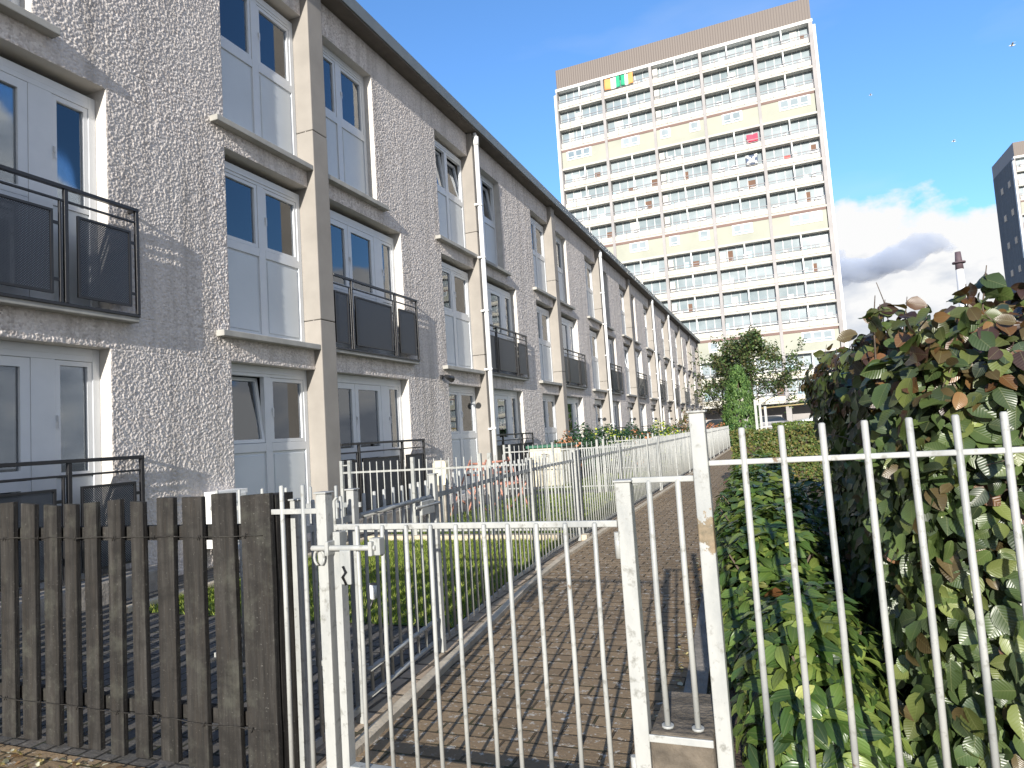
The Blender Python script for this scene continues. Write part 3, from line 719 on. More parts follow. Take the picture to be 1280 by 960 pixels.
# ------------------------------------------------------------------ beech hedge (right)
bh=empty('beech_hedge',(1.0,3.5,0),'large copper beech hedge with green and bronze leaves behind the railing','hedge')
X0,X1,YA,YB,ZH=.33,2.7,2.42,5.6,1.56
core=MB()
core.box(X0+.17,X1,YA+.18,YB-.2,0,ZH-.22); core.build('shade_core',M['soil'],bh)  # solid dark box, its colour stands in for shade inside the hedge
tw=MB()
for i in range(150):
    x=RNG.uniform(X0+.05,X1); y=RNG.uniform(YA,YA+.3) if i%2 else RNG.uniform(YA,YB); z=RNG.uniform(.1,ZH-.05)
    p=[Vector((x,y+.25,z-.1))]; d_=Vector((RNG.normal(0,.5),-1 if i%2 else RNG.normal(0,.5),RNG.uniform(.1,1.0))).normalized()
    for k in range(5): d_=(d_+Vector(RNG.normal(0,.22,3))).normalized(); p.append(p[-1]+d_*.085)
    if p[-1].y<YF+.05: continue
    tw.tube(p,[.004,.0036,.003,.0026,.002,.0015],5)
o_=tw.build('twigs',M['bark'],bh); o_['kind']='stuff'
def lump(a,b): return .06*np.sin(a*5.1+1.3)*np.cos(b*4.3)+.035*np.sin(a*11+b*7)
PP=[];NN=[];SS=[];KK=[];stems=[]
def face(n,kind):
    d=np.abs(RNG.normal(0,.085,n))+RNG.uniform(0,.05,n)
    if kind=='front':
        x=RNG.uniform(X0-.02,X1,n); z=RNG.uniform(.02,ZH,n)
        rr=np.clip((z-(ZH-.25))/.25,0,1)**2*.18+np.clip(((X0+.22)-x)/.22,0,1)**2*.18
        y=YA+lump(x,z)+d+rr; y=np.maximum(y,YF+.05); nr=np.stack([RNG.normal(0,.4,n)-.1,-np.ones(n),RNG.normal(.45,.45,n)],1)
    elif kind=='side':
        y=RNG.uniform(YA,YB,n); z=RNG.uniform(.02,ZH,n)
        bulge=.13*np.clip(z-1.0,0,1)*2*np.clip((y-3.2)/1.5,0,1)
        x=X0+lump(y,z)+d-bulge; nr=np.stack([-np.ones(n),RNG.normal(-.35,.4,n),RNG.normal(.4,.45,n)],1)
    elif kind=='top':
        x=RNG.uniform(X0-.0,X1,n); y=RNG.uniform(YA,YB,n); z=ZH+.09*np.clip(x-.5,0,2)+lump(x,y)*1.1-d*.8-.1*np.clip(((X0+.2)-x)/.2,0,1)-.08*np.clip((YA+.25-y)/.25,0,1)
        nr=np.stack([RNG.normal(-.1,.5,n),RNG.normal(-.35,.5,n),np.ones(n)],1)
    else:   # unruly shoots standing above the clipped top
        m=n//9; cx=RNG.uniform(X0-.05,X1-.2,m); cy=RNG.uniform(YA+.1,YB-.2,m); hh=RNG.uniform(.02,.13,m)
        for q in range(m):
            zz=ZH+.09*min(2,max(0,cx[q]-.5)); stems.append([(cx[q],cy[q],zz-.25),(cx[q]+.01,cy[q],zz),(cx[q]+hh[q]*.3,cy[q],zz+hh[q]+.02)])
        i=np.repeat(np.arange(m),9); t=RNG.uniform(0,1,len(i)); n=len(i)
        x=cx[i]+RNG.normal(0,.008,n)+t*hh[i]*.3; y=cy[i]+RNG.normal(0,.008,n); z=ZH+.09*np.clip(cx[i]-.5,0,2)+hh[i]*t
        nr=np.stack([RNG.normal(0,.7,n),RNG.normal(-.4,.6,n),RNG.normal(.5,.5,n)],1)
    PP.append(np.stack([x,y,z],1)); NN.append(unit(nr)); SS.append(RNG.uniform(.045,.098,n)); KK.append(np.full(n,{'front':0,'side':1,'top':2,'shoot':3}[kind]))
face(7600,'front'); face(5200,'side'); face(5600,'top'); face(1100,'shoot')
sb_=MB()
for p_ in stems: sb_.tube(p_,[.004,.003,.0015],5)
o_=sb_.build('shoots',M['bark'],bh); o_['kind']='stuff'
P=np.concatenate(PP);NR=np.concatenate(NN);S=np.concatenate(SS);K=np.concatenate(KK); n=len(P)
T=unit(np.stack([RNG.normal(0,.7,n),RNG.normal(-.1,.5,n),RNG.normal(-.75,.55,n)],1)); T[K>=2]=unit(T[K>=2]+np.array([0,0,.7]))
cg=pick([(.062,.095,.034),(.090,.130,.040),(.055,.078,.040),(.15,.18,.055),(.10,.075,.035),(.17,.08,.035)],n,[5,4,3,2.4,.7,.15])
ct=pick([(.12,.060,.025),(.085,.062,.025),(.075,.090,.03),(.17,.095,.04),(.050,.028,.022)],n,[2.5,3,4,1.2,2.5])
zt=np.clip((P[:,2]-(ZH-.42))/.42,0,1); sel=RNG.uniform(0,1,n)<zt*.85
cols=np.where(sel[:,None],ct,cg)
S=S*np.where(sel,.85,1)
leaf_mesh('leaves',P,NR,T,S,.36,cols,M['leaf_beech'],bh,droop=.12,fold=.25)
# ------------------------------------------------------------------ glossy evergreen shrubs along the path
def mound(cx,cy,rx_,ry_,h,n,label,size=(.065,.105),grp='glossy shrubs along the bed'):
    o=empty('evergreen_shrub',(cx,cy,0),label,'shrub',grp)
    n=int(n*1.7); m=n//7; th=RNG.uniform(0,2*PI,m); ph=np.arccos(RNG.uniform(-.05,1,m)); 
    dirs=np.stack([np.sin(ph)*np.cos(th),np.sin(ph)*np.sin(th),np.cos(ph)],1)
    r=1-np.abs(RNG.normal(0,.13,m))
    ctr=np.stack([cx+dirs[:,0]*rx_*r,cy+dirs[:,1]*ry_*r,np.maximum(.05,.10+dirs[:,2]*(h-.10)*r)],1)
    i=np.repeat(np.arange(m),7); a=np.tile(np.arange(7)*2*PI/7,m)+np.repeat(RNG.uniform(0,6,m),7); n=len(i)
    ax=unit(dirs[i]+np.array([0,0,.6])); t1=unit(np.cross(ax,[.3,.2,1.0])); t2=np.cross(ax,t1)
    out=t1*np.cos(a)[:,None]+t2*np.sin(a)[:,None]
    T=unit(out+ax*RNG.uniform(.0,.7,(n,1))); NR=unit(ax-out*.35+RNG.normal(0,.15,(n,3)))
    P=ctr[i]+out*.01+RNG.normal(0,.012,(n,3)); P[:,2]=np.maximum(P[:,2],.03)
    leaf_mesh('leaves',P,NR,T,RNG.uniform(*size,n),.25,pick([(.055,.105,.026),(.090,.145,.034),(.16,.21,.05),(.032,.060,.026),(.20,.09,.04),(.34,.36,.12)],n,[5,5,4,2,.08,.4]),M['leaf_vib'],o,droop=.35,fold=.3)
    k=MB()
    for q in range(10):
        t=q*2*PI/10; k.tube([(cx,cy,0),(cx+.4*rx_*math.cos(t),cy+.4*ry_*math.sin(t),h*.5),(cx+.75*rx_*math.cos(t),cy+.75*ry_*math.sin(t),h*.75)],[.012,.008,.004],5)
    k.build('stems',M['bark'],o)
mound(.03,2.75,.24,.45,.62,1300,'low glossy evergreen shrub nearest the gate, right behind the railing')
mound(-.10,3.75,.30,.62,.80,1500,'second glossy evergreen shrub, brightly lit beside the beech hedge')
mound(-.16,4.9,.36,.70,.86,1300,'third glossy evergreen shrub along the right edge of the path')
mound(-.22,6.3,.45,.85,.84,1200,'fourth glossy evergreen shrub overhanging the path edge')
mound(.25,6.0,.35,1.0,.78,700,'shaded glossy evergreen shrub in the gap behind the beech hedge')
mound(-.25,8.2,.50,1.0,.85,900,'farthest glossy evergreen shrub in front of the clipped hedge')
# bare dark soil side of gap handled by planting_bed
# ------------------------------------------------------------------ small-leaf plants further away
def cloud_leaves(name,P,NR,size,cols,parent,wr=.4,mat='leaf_far'):
    n=len(P); return leaf_mesh(name,P,NR,unit(RNG.normal(0,1,(n,3))),size,wr,cols,M[mat],parent,shape='diamond',droop=.0,fold=.3)
def box_hedge(name,x0,x1,y0,y1,z1,n,pal,label,cat='hedge',lsize=(.03,.055)):
    o=empty(name,((x0+x1)/2,(y0+y1)/2,0),label,cat)
    c=MB(); c.box(x0+.12,x1-.12,y0+.12,y1-.12,0,z1-.12); c.build('shade_core',M['soil'],o)  # dark filler block painted as the shade behind the leaves
    a=[(y1-y0)*z1,(x1-x0)*z1,(x1-x0)*(y1-y0)*.8]; tot=sum(a); P=[];NR=[]
    for i,ar in enumerate(a):
        m=int(n*ar/tot); d=np.abs(RNG.normal(0,.05,m)); u=RNG.uniform(0,1,m); v=RNG.uniform(0,1,m)
        if i==0: x=x0+d; y=y0+u*(y1-y0); z=v*z1; nr=[-1,0,.3]
        if i==1: y=y0+d; x=x0+u*(x1-x0); z=v*z1; nr=[0,-1,.3]
        if i==2: z=z1-d; x=x0+u*(x1-x0); y=y0+v*(y1-y0); nr=[0,-.2,1]
        bl=.05*np.sin(x*3.3+z*5)+.04*np.sin(y*4+x*7)
        P.append(np.stack([x+bl*.6,y+bl,z+bl*.5],1)); NR.append(unit(np.array(nr)+RNG.normal(0,.6,(m,3))))
    P=np.concatenate(P);NR=np.concatenate(NR); P[:,2]=np.maximum(P[:,2],.03)
    cloud_leaves('leaves',P,NR,RNG.uniform(*lsize,len(P)),pick(pal,len(P)),o); return o
box_hedge('clipped_hedge',-.80,2.2,12.2,13.6,1.06,26000,[(.10,.15,.04),(.16,.19,.05),(.20,.17,.06),(.07,.11,.03)],'clipped box-shaped green hedge beyond the evergreen shrubs')
box_hedge('clipped_hedge',-.3,9,37.5,38.6,.98,9000,[(.11,.17,.03),(.17,.22,.05)],'low far hedge behind the white posts at the path end',lsize=(.06,.11))
def tree(name,x,y,h,wd,n,pal,label,trunk_h,levels=3,lsize=(.06,.12),seed=1,cone=.55,cat='tree',lean=0):
    rr=random.Random(seed); o=empty(name,(x,y,0),label,cat); b=MB(); tips=[]
    def limb(p,d,l,r,lv):
        pts=[p]; 
        for k in range(5):
            d=(d+Vector((rr.gauss(0,.12),rr.gauss(0,.12),rr.gauss(.04,.08)))).normalized(); pts.append(pts[-1]+d*l/5)
        b.tube(pts,[max(.004,r*(1-.14*k)) for k in range(6)],6 if lv else 8)
        for k in range(2,6): tips.append((pts[k],lv))
        if lv<levels:
            for q in range(rr.choice((3,4))):
                s=pts[rr.randint(2,5)]; nd=(d+Vector((rr.gauss(0,.75),rr.gauss(0,.75),rr.gauss(.1,.35)))).normalized(); limb(s,nd,l*rr.uniform(.5,.72),r*.5,lv+1)
    # leader with whorls of branches
    lead=[Vector((x,y,0))]
    for k in range(10): lead.append(lead[-1]+Vector((rr.gauss(lean,.05)*h/10,rr.gauss(0,.05)*h/10,h/10)))
    b.tube(lead,[.018*h*(1-.09*k) for k in range(11)],8); 
    for k in range(1,11):
        if lead[k].z<trunk_h: continue
        t=(lead[k].z-trunk_h)/(h-trunk_h); L0=wd*(1-cone*t)*rr.uniform(.35,.6)*(.6 if t>.85 else 1)
        for q in range(4):
            a=rr.uniform(0,2*PI); limb(lead[k],Vector((math.cos(a),math.sin(a),rr.uniform(.1,.7))).normalized(),max(.25,L0),.005*h*(1-.6*t),1)
    b.build('trunk',M['bark'],o)
    tp=np.array([list(t[0]) for t in tips if t[1]>=1]); i=RNG.integers(0,len(tp),n)
    P=tp[i]+RNG.normal(0,.05*wd/2.5,(n,3)); NR=unit(RNG.normal(0,.6,(n,3))+np.array([0,-.3,.8]))
    cloud_leaves('crown',P,NR,RNG.uniform(*lsize,n),pick(pal,n),o); return o
tree('deciduous_tree',.55-1.9,41.5,5.9,6.4,13000,[(.07,.12,.04),(.11,.16,.05),(.045,.07,.03),(.13,.12,.05)],'sparse small-leaved tree in front of the pale tower','.'and 1.3,levels=3,lsize=(.09,.19),seed=4,cone=.72)
tree('deciduous_tree',-3.3,46,5.2,3.0,4500,[(.09,.10,.05),(.14,.12,.06)],'thin sparse tree at the end of the flats, left of the conifer',1.5,levels=3,lsize=(.07,.13),seed=9,cone=.6)
def conifer(x,y,h,wd,label):
    o=empty('conifer_tree',(x,y,0),label,'conifer'); b=MB(); b.tube([(x,y,0),(x,y,h*.9)],[.09,.02],8); b.build('trunk',M['bark'],o)
    m=620; z=RNG.uniform(.02,1,m); prof=np.minimum(1,(1-z)**.62*1.28)*(.8+.2*np.clip(z*6,0,1)); a=RNG.uniform(0,2*PI,m)
    r=prof*wd/2*(1+RNG.normal(0,.08,m)); C0=np.stack([x+np.cos(a)*r*.86,y+np.sin(a)*r*.86,z*h],1)
    i=np.repeat(np.arange(m),24); n=len(i); out=np.stack([np.cos(a),np.sin(a),np.zeros(m)],1)[i]
    P=C0[i]+out*RNG.uniform(-.1,.12,(n,1))+RNG.normal(0,.045,(n,3)); P[:,2]+=RNG.uniform(0,.16,n)
    T=unit(out*.5+np.array([0,0,1])+RNG.normal(0,.25,(n,3))); NR=unit(out+RNG.normal(0,.5,(n,3)))
    leaf_mesh('crown',P,NR,T,RNG.uniform(.08,.16,n),.22,pick([(.11,.20,.055),(.17,.27,.085),(.05,.11,.035)],n),M['leaf_far'],o,shape='diamond',droop=0,fold=.2)
    return o
conifer(-1.72,35,3.75,1.7,'bright green cone-shaped conifer at the end of the path')
def shrub(x,y,rx_,rz,n,pal,label,w=None,ls=(.05,.1),base=0,group=None,name='garden_shrub'):
    o=empty(name,(x,y,0),label,'shrub',group); d=unit(RNG.normal(0,1,(n,3))); r=RNG.uniform(.55,1.05,(n,1))**.5
    bl=1+.18*np.sin(d[:,0:1]*7+x)+.15*np.sin(d[:,2:3]*9+y)
    P=np.stack([x+d[:,0]*rx_,y+d[:,1]*rx_,base+rz+d[:,2]*rz],1); P=np.array([x,y,base+rz])+(P-np.array([x,y,base+rz]))*r*bl; P[:,2]=np.maximum(P[:,2],.04)
    cloud_leaves('leaves',P,unit(d+RNG.normal(0,.5,(n,3))+np.array([0,0,.3])),RNG.uniform(*ls,n),pick(pal,n,w),o)
    b=MB()
    for q in range(6): t=q*PI/3; b.tube([(x,y,0),(x+rx_*.5*math.cos(t),y+rx_*.5*math.sin(t),base+rz*1.3)],[.02,.006],5)
    b.build('stems',M['bark'],o); return o
GR=[(.035,.085,.04),(.05,.12,.05),(.03,.06,.04)]; YL=[(.55,.58,.06),(.40,.50,.08)]; OR=[(.62,.26,.14),(.70,.35,.22),(.5,.2,.1)]
G='shrubs in the farther gardens'
shrub(-5.0,16.2,.30,.62,700,OR+GR,'small plant covered in orange-pink flowers beside the storage box',[3,3,2,1,1,1],group=G)
shrub(-5.0,17.6,.75,.64,2600,GR,'broad dark green shrub behind the storage box',group=G)
shrub(-4.9,20.0,.85,.66,2800,GR+YL,'dark shrub with a few yellow-green tips, in the third garden',[3,3,2,.8,.6],group=G)
shrub(-4.1,20.6,.45,.58,900,GR+OR,'shrub with orange-pink blooms low on its front',[2,2,2,1,1,.6],group=G)
shrub(-4.6,22.4,.85,.67,2600,GR,'dark green shrub between the yellow and pink ones',group=G)
shrub(-3.9,24.2,.75,.64,2200,GR+YL,'shrub topped with bright yellow flowers',[2,2,1,3,3],group=G)
shrub(-3.7,26.6,.75,.62,1800,GR+OR,'mixed shrub with pink and green leaves at the fence',[2,3,2,.7,.6,.4],group=G)
shrub(-3.5,29.2,.6,.95,1500,[(.10,.13,.05),(.16,.15,.06),(.22,.12,.07)],'taller thin olive shrub near the far end of the flats',group=G)
shrub(-2.9,33.5,.5,.62,1000,OR+GR,'reddish-orange shrub beside the green conifer',[3,2,2,1,1,1],group=G)
shrub(-2.55,34.6,.6,.60,1400,[(.05,.13,.05),(.07,.16,.06)],'round green shrub between conifer and red shrub',group=G)

# ------------------------------------------------------------------ garden furniture
so=empty('solar_light',(-2.80,4.06,0),'small white cup-shaped solar garden light on a black spike in the lawn edge','garden light')
b=MB(); b.tube([(-2.80,4.06,0),(-2.77,4.06,.10),(-2.74,4.06,.17)],[.005,.007,.009],8); b.build('spike',M['black_metal'],so)
b=MB(); b.tube([(-2.74,4.06,.17),(-2.736,4.06,.185),(-2.725,4.06,.275)],[.014,.03,.041],14); b.build('shade',M['plastic_white'],so)
b=MB(); b.tube([(-2.7247,4.06,.276),(-2.7243,4.06,.280)],[.03,.03],14); b.build('solar_panel',M['black_metal'],so)
def rbox_panel(x0,x1,y0,y1,z0,z1,name,mat,parent,r=.05):
    bm=MB(); pts=[]
    for cx,cz,a0 in ((x1-r,z1-r,0),(x0+r,z1-r,90),(x0+r,z0+r,180),(x1-r,z0+r,270)):
        for k in range(5): a=math.radians(a0+k*22.5); pts.append((cx+r*math.cos(a),cz+r*math.sin(a)))
    n=len(pts); bm.add([(a,y0,c) for a,c in pts]+[(a,y1,c) for a,c in pts],[tuple(range(n)),tuple(range(n,2*n))[::-1]]+[(i,(i+1)%n,n+(i+1)%n,n+i) for i in range(n)])
    return bm.build(name,mat,parent)
so=empty('letterbox',(-4.75,9.0,0),'cream rounded box on a short stand behind the first cross railing','letterbox')
rbox_panel(-4.90,-4.68,9.0,9.12,.57,.94,'body',M['cream'],so)
b=MB(); b.box(-4.85,-4.82,9.03,9.06,0,.57); b.box(-4.76,-4.73,9.03,9.06,0,.57); b.build('stand',M['concrete'],so)
def chair(x,y,rz,label):
    o=empty('folding_chair',(x,y,0),label,'chair','folding garden chairs'); b=MB(); R=Matrix.Rotation(rz,3,'Z')
    def P(a,b_,c): v=R@Vector((a,b_,c)); return (x+v.x,y+v.y,c)
    for s in (-.22,.22):
        l=MB(); l.tube([P(s,-.25,0),P(s,.22,.88)],.014,8); l.build('leg',M['orange_red'],o)
        l=MB(); l.tube([P(s,.25,0),P(s,-.22,.46)],.014,8); l.build('leg',M['orange_red'],o)
    s=MB()
    for k in range(5): s.tube([P(-.22,-.2+.09*k,.46),P(.22,-.2+.09*k,.46)],.02,6)
    s.build('seat',M['orange_red'],o)
    s=MB()
    for k in range(3): s.tube([P(-.22,.14+.028*k,.64+.09*k),P(.22,.14+.028*k,.64+.09*k)],.02,6)
    s.build('backrest',M['orange_red'],o)
chair(-4.75,9.9,-.5,'orange-red folding chair in the second garden, left one')
chair(-4.30,10.5,1.1,'orange-red folding chair in the second garden, right one beside the pipe')
so=empty('storage_box',(-5.15,15.9,0),'cream garden storage box with dark green lid','storage box')
b=MB(); b.box(-5.55,-4.78,15.0,16.6,0,.90); b.box(-5.46,-4.87,14.985,15.0,.12,.78)
b.build('body',M['cream'],so,bevel=.01)
b=MB(); b.box(-5.62,-4.72,14.93,16.7,.903,.97); b.build('lid',M['green_lid'],so,bevel=.015)
b=MB(); 
for z in (.70,.74): b.box(-5.25,-5.08,14.972,14.984,z,z+.02)
b.build('handle',M['black_metal'],so)
# white posts with a yellow-brown bar, at the end of the path
M['t_tan']=simple('tan_bar',(.38,.30,.14),.6,.1,2,bs=0)
so=empty('barrier_frame',(.3,27,0),'white posts carrying a tan crossbar behind the clipped hedge','barrier')
for x in (-.82,-.66,-.48): 
    b=MB(); b.box(x,x+.09,27,27.09,0,2.0 if x<-.8 else (1.85 if x<-.6 else 1.72)); b.build('post',M['steel'],so)
for x in (2.62,3.05,3.75):
    b=MB(); b.box(x,x+.09,28,28.09,0,1.85); b.build('post',M['steel'],so)
b=MB(); b.tube([(-.6,27.05,1.66),(3.8,28.05,1.80)],.025,8); b.build('crossbar',M['t_tan'],so)

# ------------------------------------------------------------------ cars
def paint(name,col):
    m,nt,b=nodes(name); b.inputs['Base Color'].default_value=(*col,1); b.inputs['Roughness'].default_value=.3; b.inputs['Metallic'].default_value=.2; b.inputs['Coat Weight'].default_value=.6; return m
M['paint_silver']=paint('silver_paint',(.50,.53,.56)); M['paint_dark']=paint('dark_blue_paint',(.02,.03,.05)); M['paint_grey']=paint('grey_paint',(.12,.12,.13))
M['car_glass']=simple('car_glass',(.02,.025,.03),.14,.1,1,bs=0); M['lamp_lens']=simple('lamp_lens',(.6,.6,.58),.15,.1,1,bs=0); M['tail_lens']=simple('tail_lens',(.4,.02,.02),.2,.1,1,bs=0)
def car(x,y,rz,mat,label,L_=4.2,W=1.75,Ht=1.48):
    o=empty('parked_car',(x,y,0),label,'car','parked cars'); o.rotation_euler=(0,0,rz)
    prof=[(-.5,.28),(-.5,.62),(-.485,.72),(-.30,.80),(-.24,.86),(-.10,1.32/1.48*1.0*1.0),(0,.98),(.20,1.0),(.33,.95),(.44,.68),(.49,.62),(.5,.30)]
    body=[(-.5,.30),(-.502,.55),(-.48,.66),(-.26,.75),(.36,.78),(.485,.74),(.5,.55),(.5,.30)]
    b=MB()
    def ext(pr,w0,w1,m,zs):
        n=len(pr); vs=[]
        for s in (-1,1):
            for a,c in pr: 
                wy=w0 if c<zs else w1
                vs.append((a*L_,s*wy/2,c*Ht))
        b.add(vs,[tuple(range(n))[::-1],tuple(range(n,2*n))]+[(i,(i+1)%n,n+(i+1)%n,n+i) for i in range(n)],m,False)
    ext([(a,c*.86 if c<.5 else c*.88) for a,c in body],W,W*.97,0,.5)
    bo=b.build('body',mat,o,bevel=.05,loc=(0,0,0)) if False else None
    b2=b; ob=b2.build('body',mat,None,bevel=.06); ob.parent=o
    b=MB(); gh=[(-.25,.62),(-.13,.94),(-.02,1.0),(.22,1.0),(.34,.93),(.43,.66)]
    n=len(gh); vs=[(a*L_,s*(W*.48 if c<.8 else W*.39),c*Ht) for s in (-1,1) for a,c in gh]
    b.add(vs,[tuple(range(n))[::-1],tuple(range(n,2*n))]+[(i,(i+1)%n,n+(i+1)%n,n+i) for i in range(n)],0)
    gl=b.build('cabin_glass',M['car_glass'],None,bevel=.04); gl.parent=o
    b=MB(); gh=[(-.12,.955),(-.02,1.012),(.22,1.012),(.33,.95)]; n=len(gh)
    vs=[(a*L_,s*W*.385,c*Ht) for s in (-1,1) for a,c in gh]+[(a*L_,s*W*.385,(c-.03)*Ht) for s in (-1,1) for a,c in gh]
    b.add(vs,[(i,i+1,n+i+1,n+i) for i in range(n-1)]+[(2*n+i,3*n+i,3*n+i+1,2*n+i+1) for i in range(n-1)]+[(i,2*n+i,2*n+i+1,i+1) for i in range(n-1)]+[(n+i,n+i+1,3*n+i+1,3*n+i) for i in range(n-1)])
    rf=b.build('car_roof',mat,None); rf.parent=o
    for sx in (-.31,.30):
        for s in (-1,1):
            b=MB(); cx=sx*L_; b.tube([(cx,s*(W/2-.19),.31),(cx,s*(W/2+.01),.31)],.31,20,smooth=False); w_=b.build('wheel',M['rubber'],None,bevel=.02); w_.parent=o
            b=MB(); b.tube([(cx,s*(W/2+.008),.31),(cx,s*(W/2+.018),.31)],.19,16); q=b.build('rim',M['paint_silver'],None); q.parent=w_
    for s in (-1,1):
        b=MB(); b.box(-.503*L_,-.47*L_,s*.62-.16,s*.62+.16,.60,.74); q=b.build('headlight',M['lamp_lens'],None,bevel=.02); q.parent=o
        b=MB(); b.box(.47*L_,.502*L_,s*.68-.12,s*.68+.12,.66,.86); q=b.build('taillight',M['tail_lens'],None,bevel=.02); q.parent=o
    return o
car(3.1,45.5,math.radians(8),M['paint_silver'],'silver car parked beyond the far hedge on the right',Ht=1.75,L_=4.6)
car(-5.6,66,0,M['paint_dark'],'dark car parked in the shade at the foot of the pale tower')
car(-1.2,67,0,M['paint_grey'],'grey car parked behind the green conifer')
car(5.6,62,PI/2,M['paint_dark'],'dark blue car parked right of the tree',Ht=1.6)

# ------------------------------------------------------------------ tower blocks
M['t_panel']=simple('tower_panel',(.62,.58,.47),.6,.05,.4,bs=0)
M['t_slab']=simple('tower_slab',(.50,.48,.43),.8,.12,.6,bs=.1)
M['t_infill']=simple('tower_infill',(.38,.385,.315),.8,.08,.35,bs=.1)
M['t_fin']=simple('tower_fin',(.36,.34,.33),.8,.15,.5,bs=.1)
M['t_white']=simple('tower_white',(.82,.81,.77),.6,.05,.5,bs=0)
M['t_brown']=simple('tower_brown',(.20,.13,.11),.8,.1,.5,bs=0)
M['t_rail']=simple('tower_rail',(.20,.19,.20),.5,.1,2,bs=0)
def corr():
    m,nt,b=nodes('corrugated_cladding'); 
    tc=N(nt,'ShaderNodeTexCoord'); s=N(nt,'ShaderNodeSeparateXYZ'); L(nt,tc.outputs['Object'],s.inputs[0])
    w=math_(nt,'SINE',math_(nt,'MULTIPLY',s.outputs[0],2*PI/.3)); p=N(nt,'ShaderNodeTexBrick'); p.offset=0; p.inputs['Scale'].default_value=1; p.inputs['Brick Width'].default_value=1.03; p.inputs['Row Height'].default_value=9; p.inputs['Mortar Size'].default_value=.03
    p.inputs['Color1'].default_value=(.255,.235,.215,1); p.inputs['Color2'].default_value=(.29,.265,.245,1); p.inputs['Mortar'].default_value=(.17,.14,.12,1)
    L(nt,tc.outputs['Object'],p.inputs['Vector']); L(nt,p.outputs['Color'],b.inputs['Base Color']); b.inputs['Roughness'].default_value=.6; bump(nt,b,w,.5,.03); return m
M['t_clad']=corr()
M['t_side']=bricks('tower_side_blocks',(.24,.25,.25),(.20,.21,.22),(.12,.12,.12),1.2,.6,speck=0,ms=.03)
for k_,c_ in (('bl_brown',(.16,.09,.06)),('bl_cream',(.62,.60,.55)),('bl_blue',(.42,.60,.66)),('bl_red',(.45,.10,.09)),('bl_white',(.80,.80,.78))): M[k_]=simple(k_,c_,.8,.1,1,bs=0)
EDG=[-26.2,-20.0,-13.8,-7.73,-1.55,4.47]
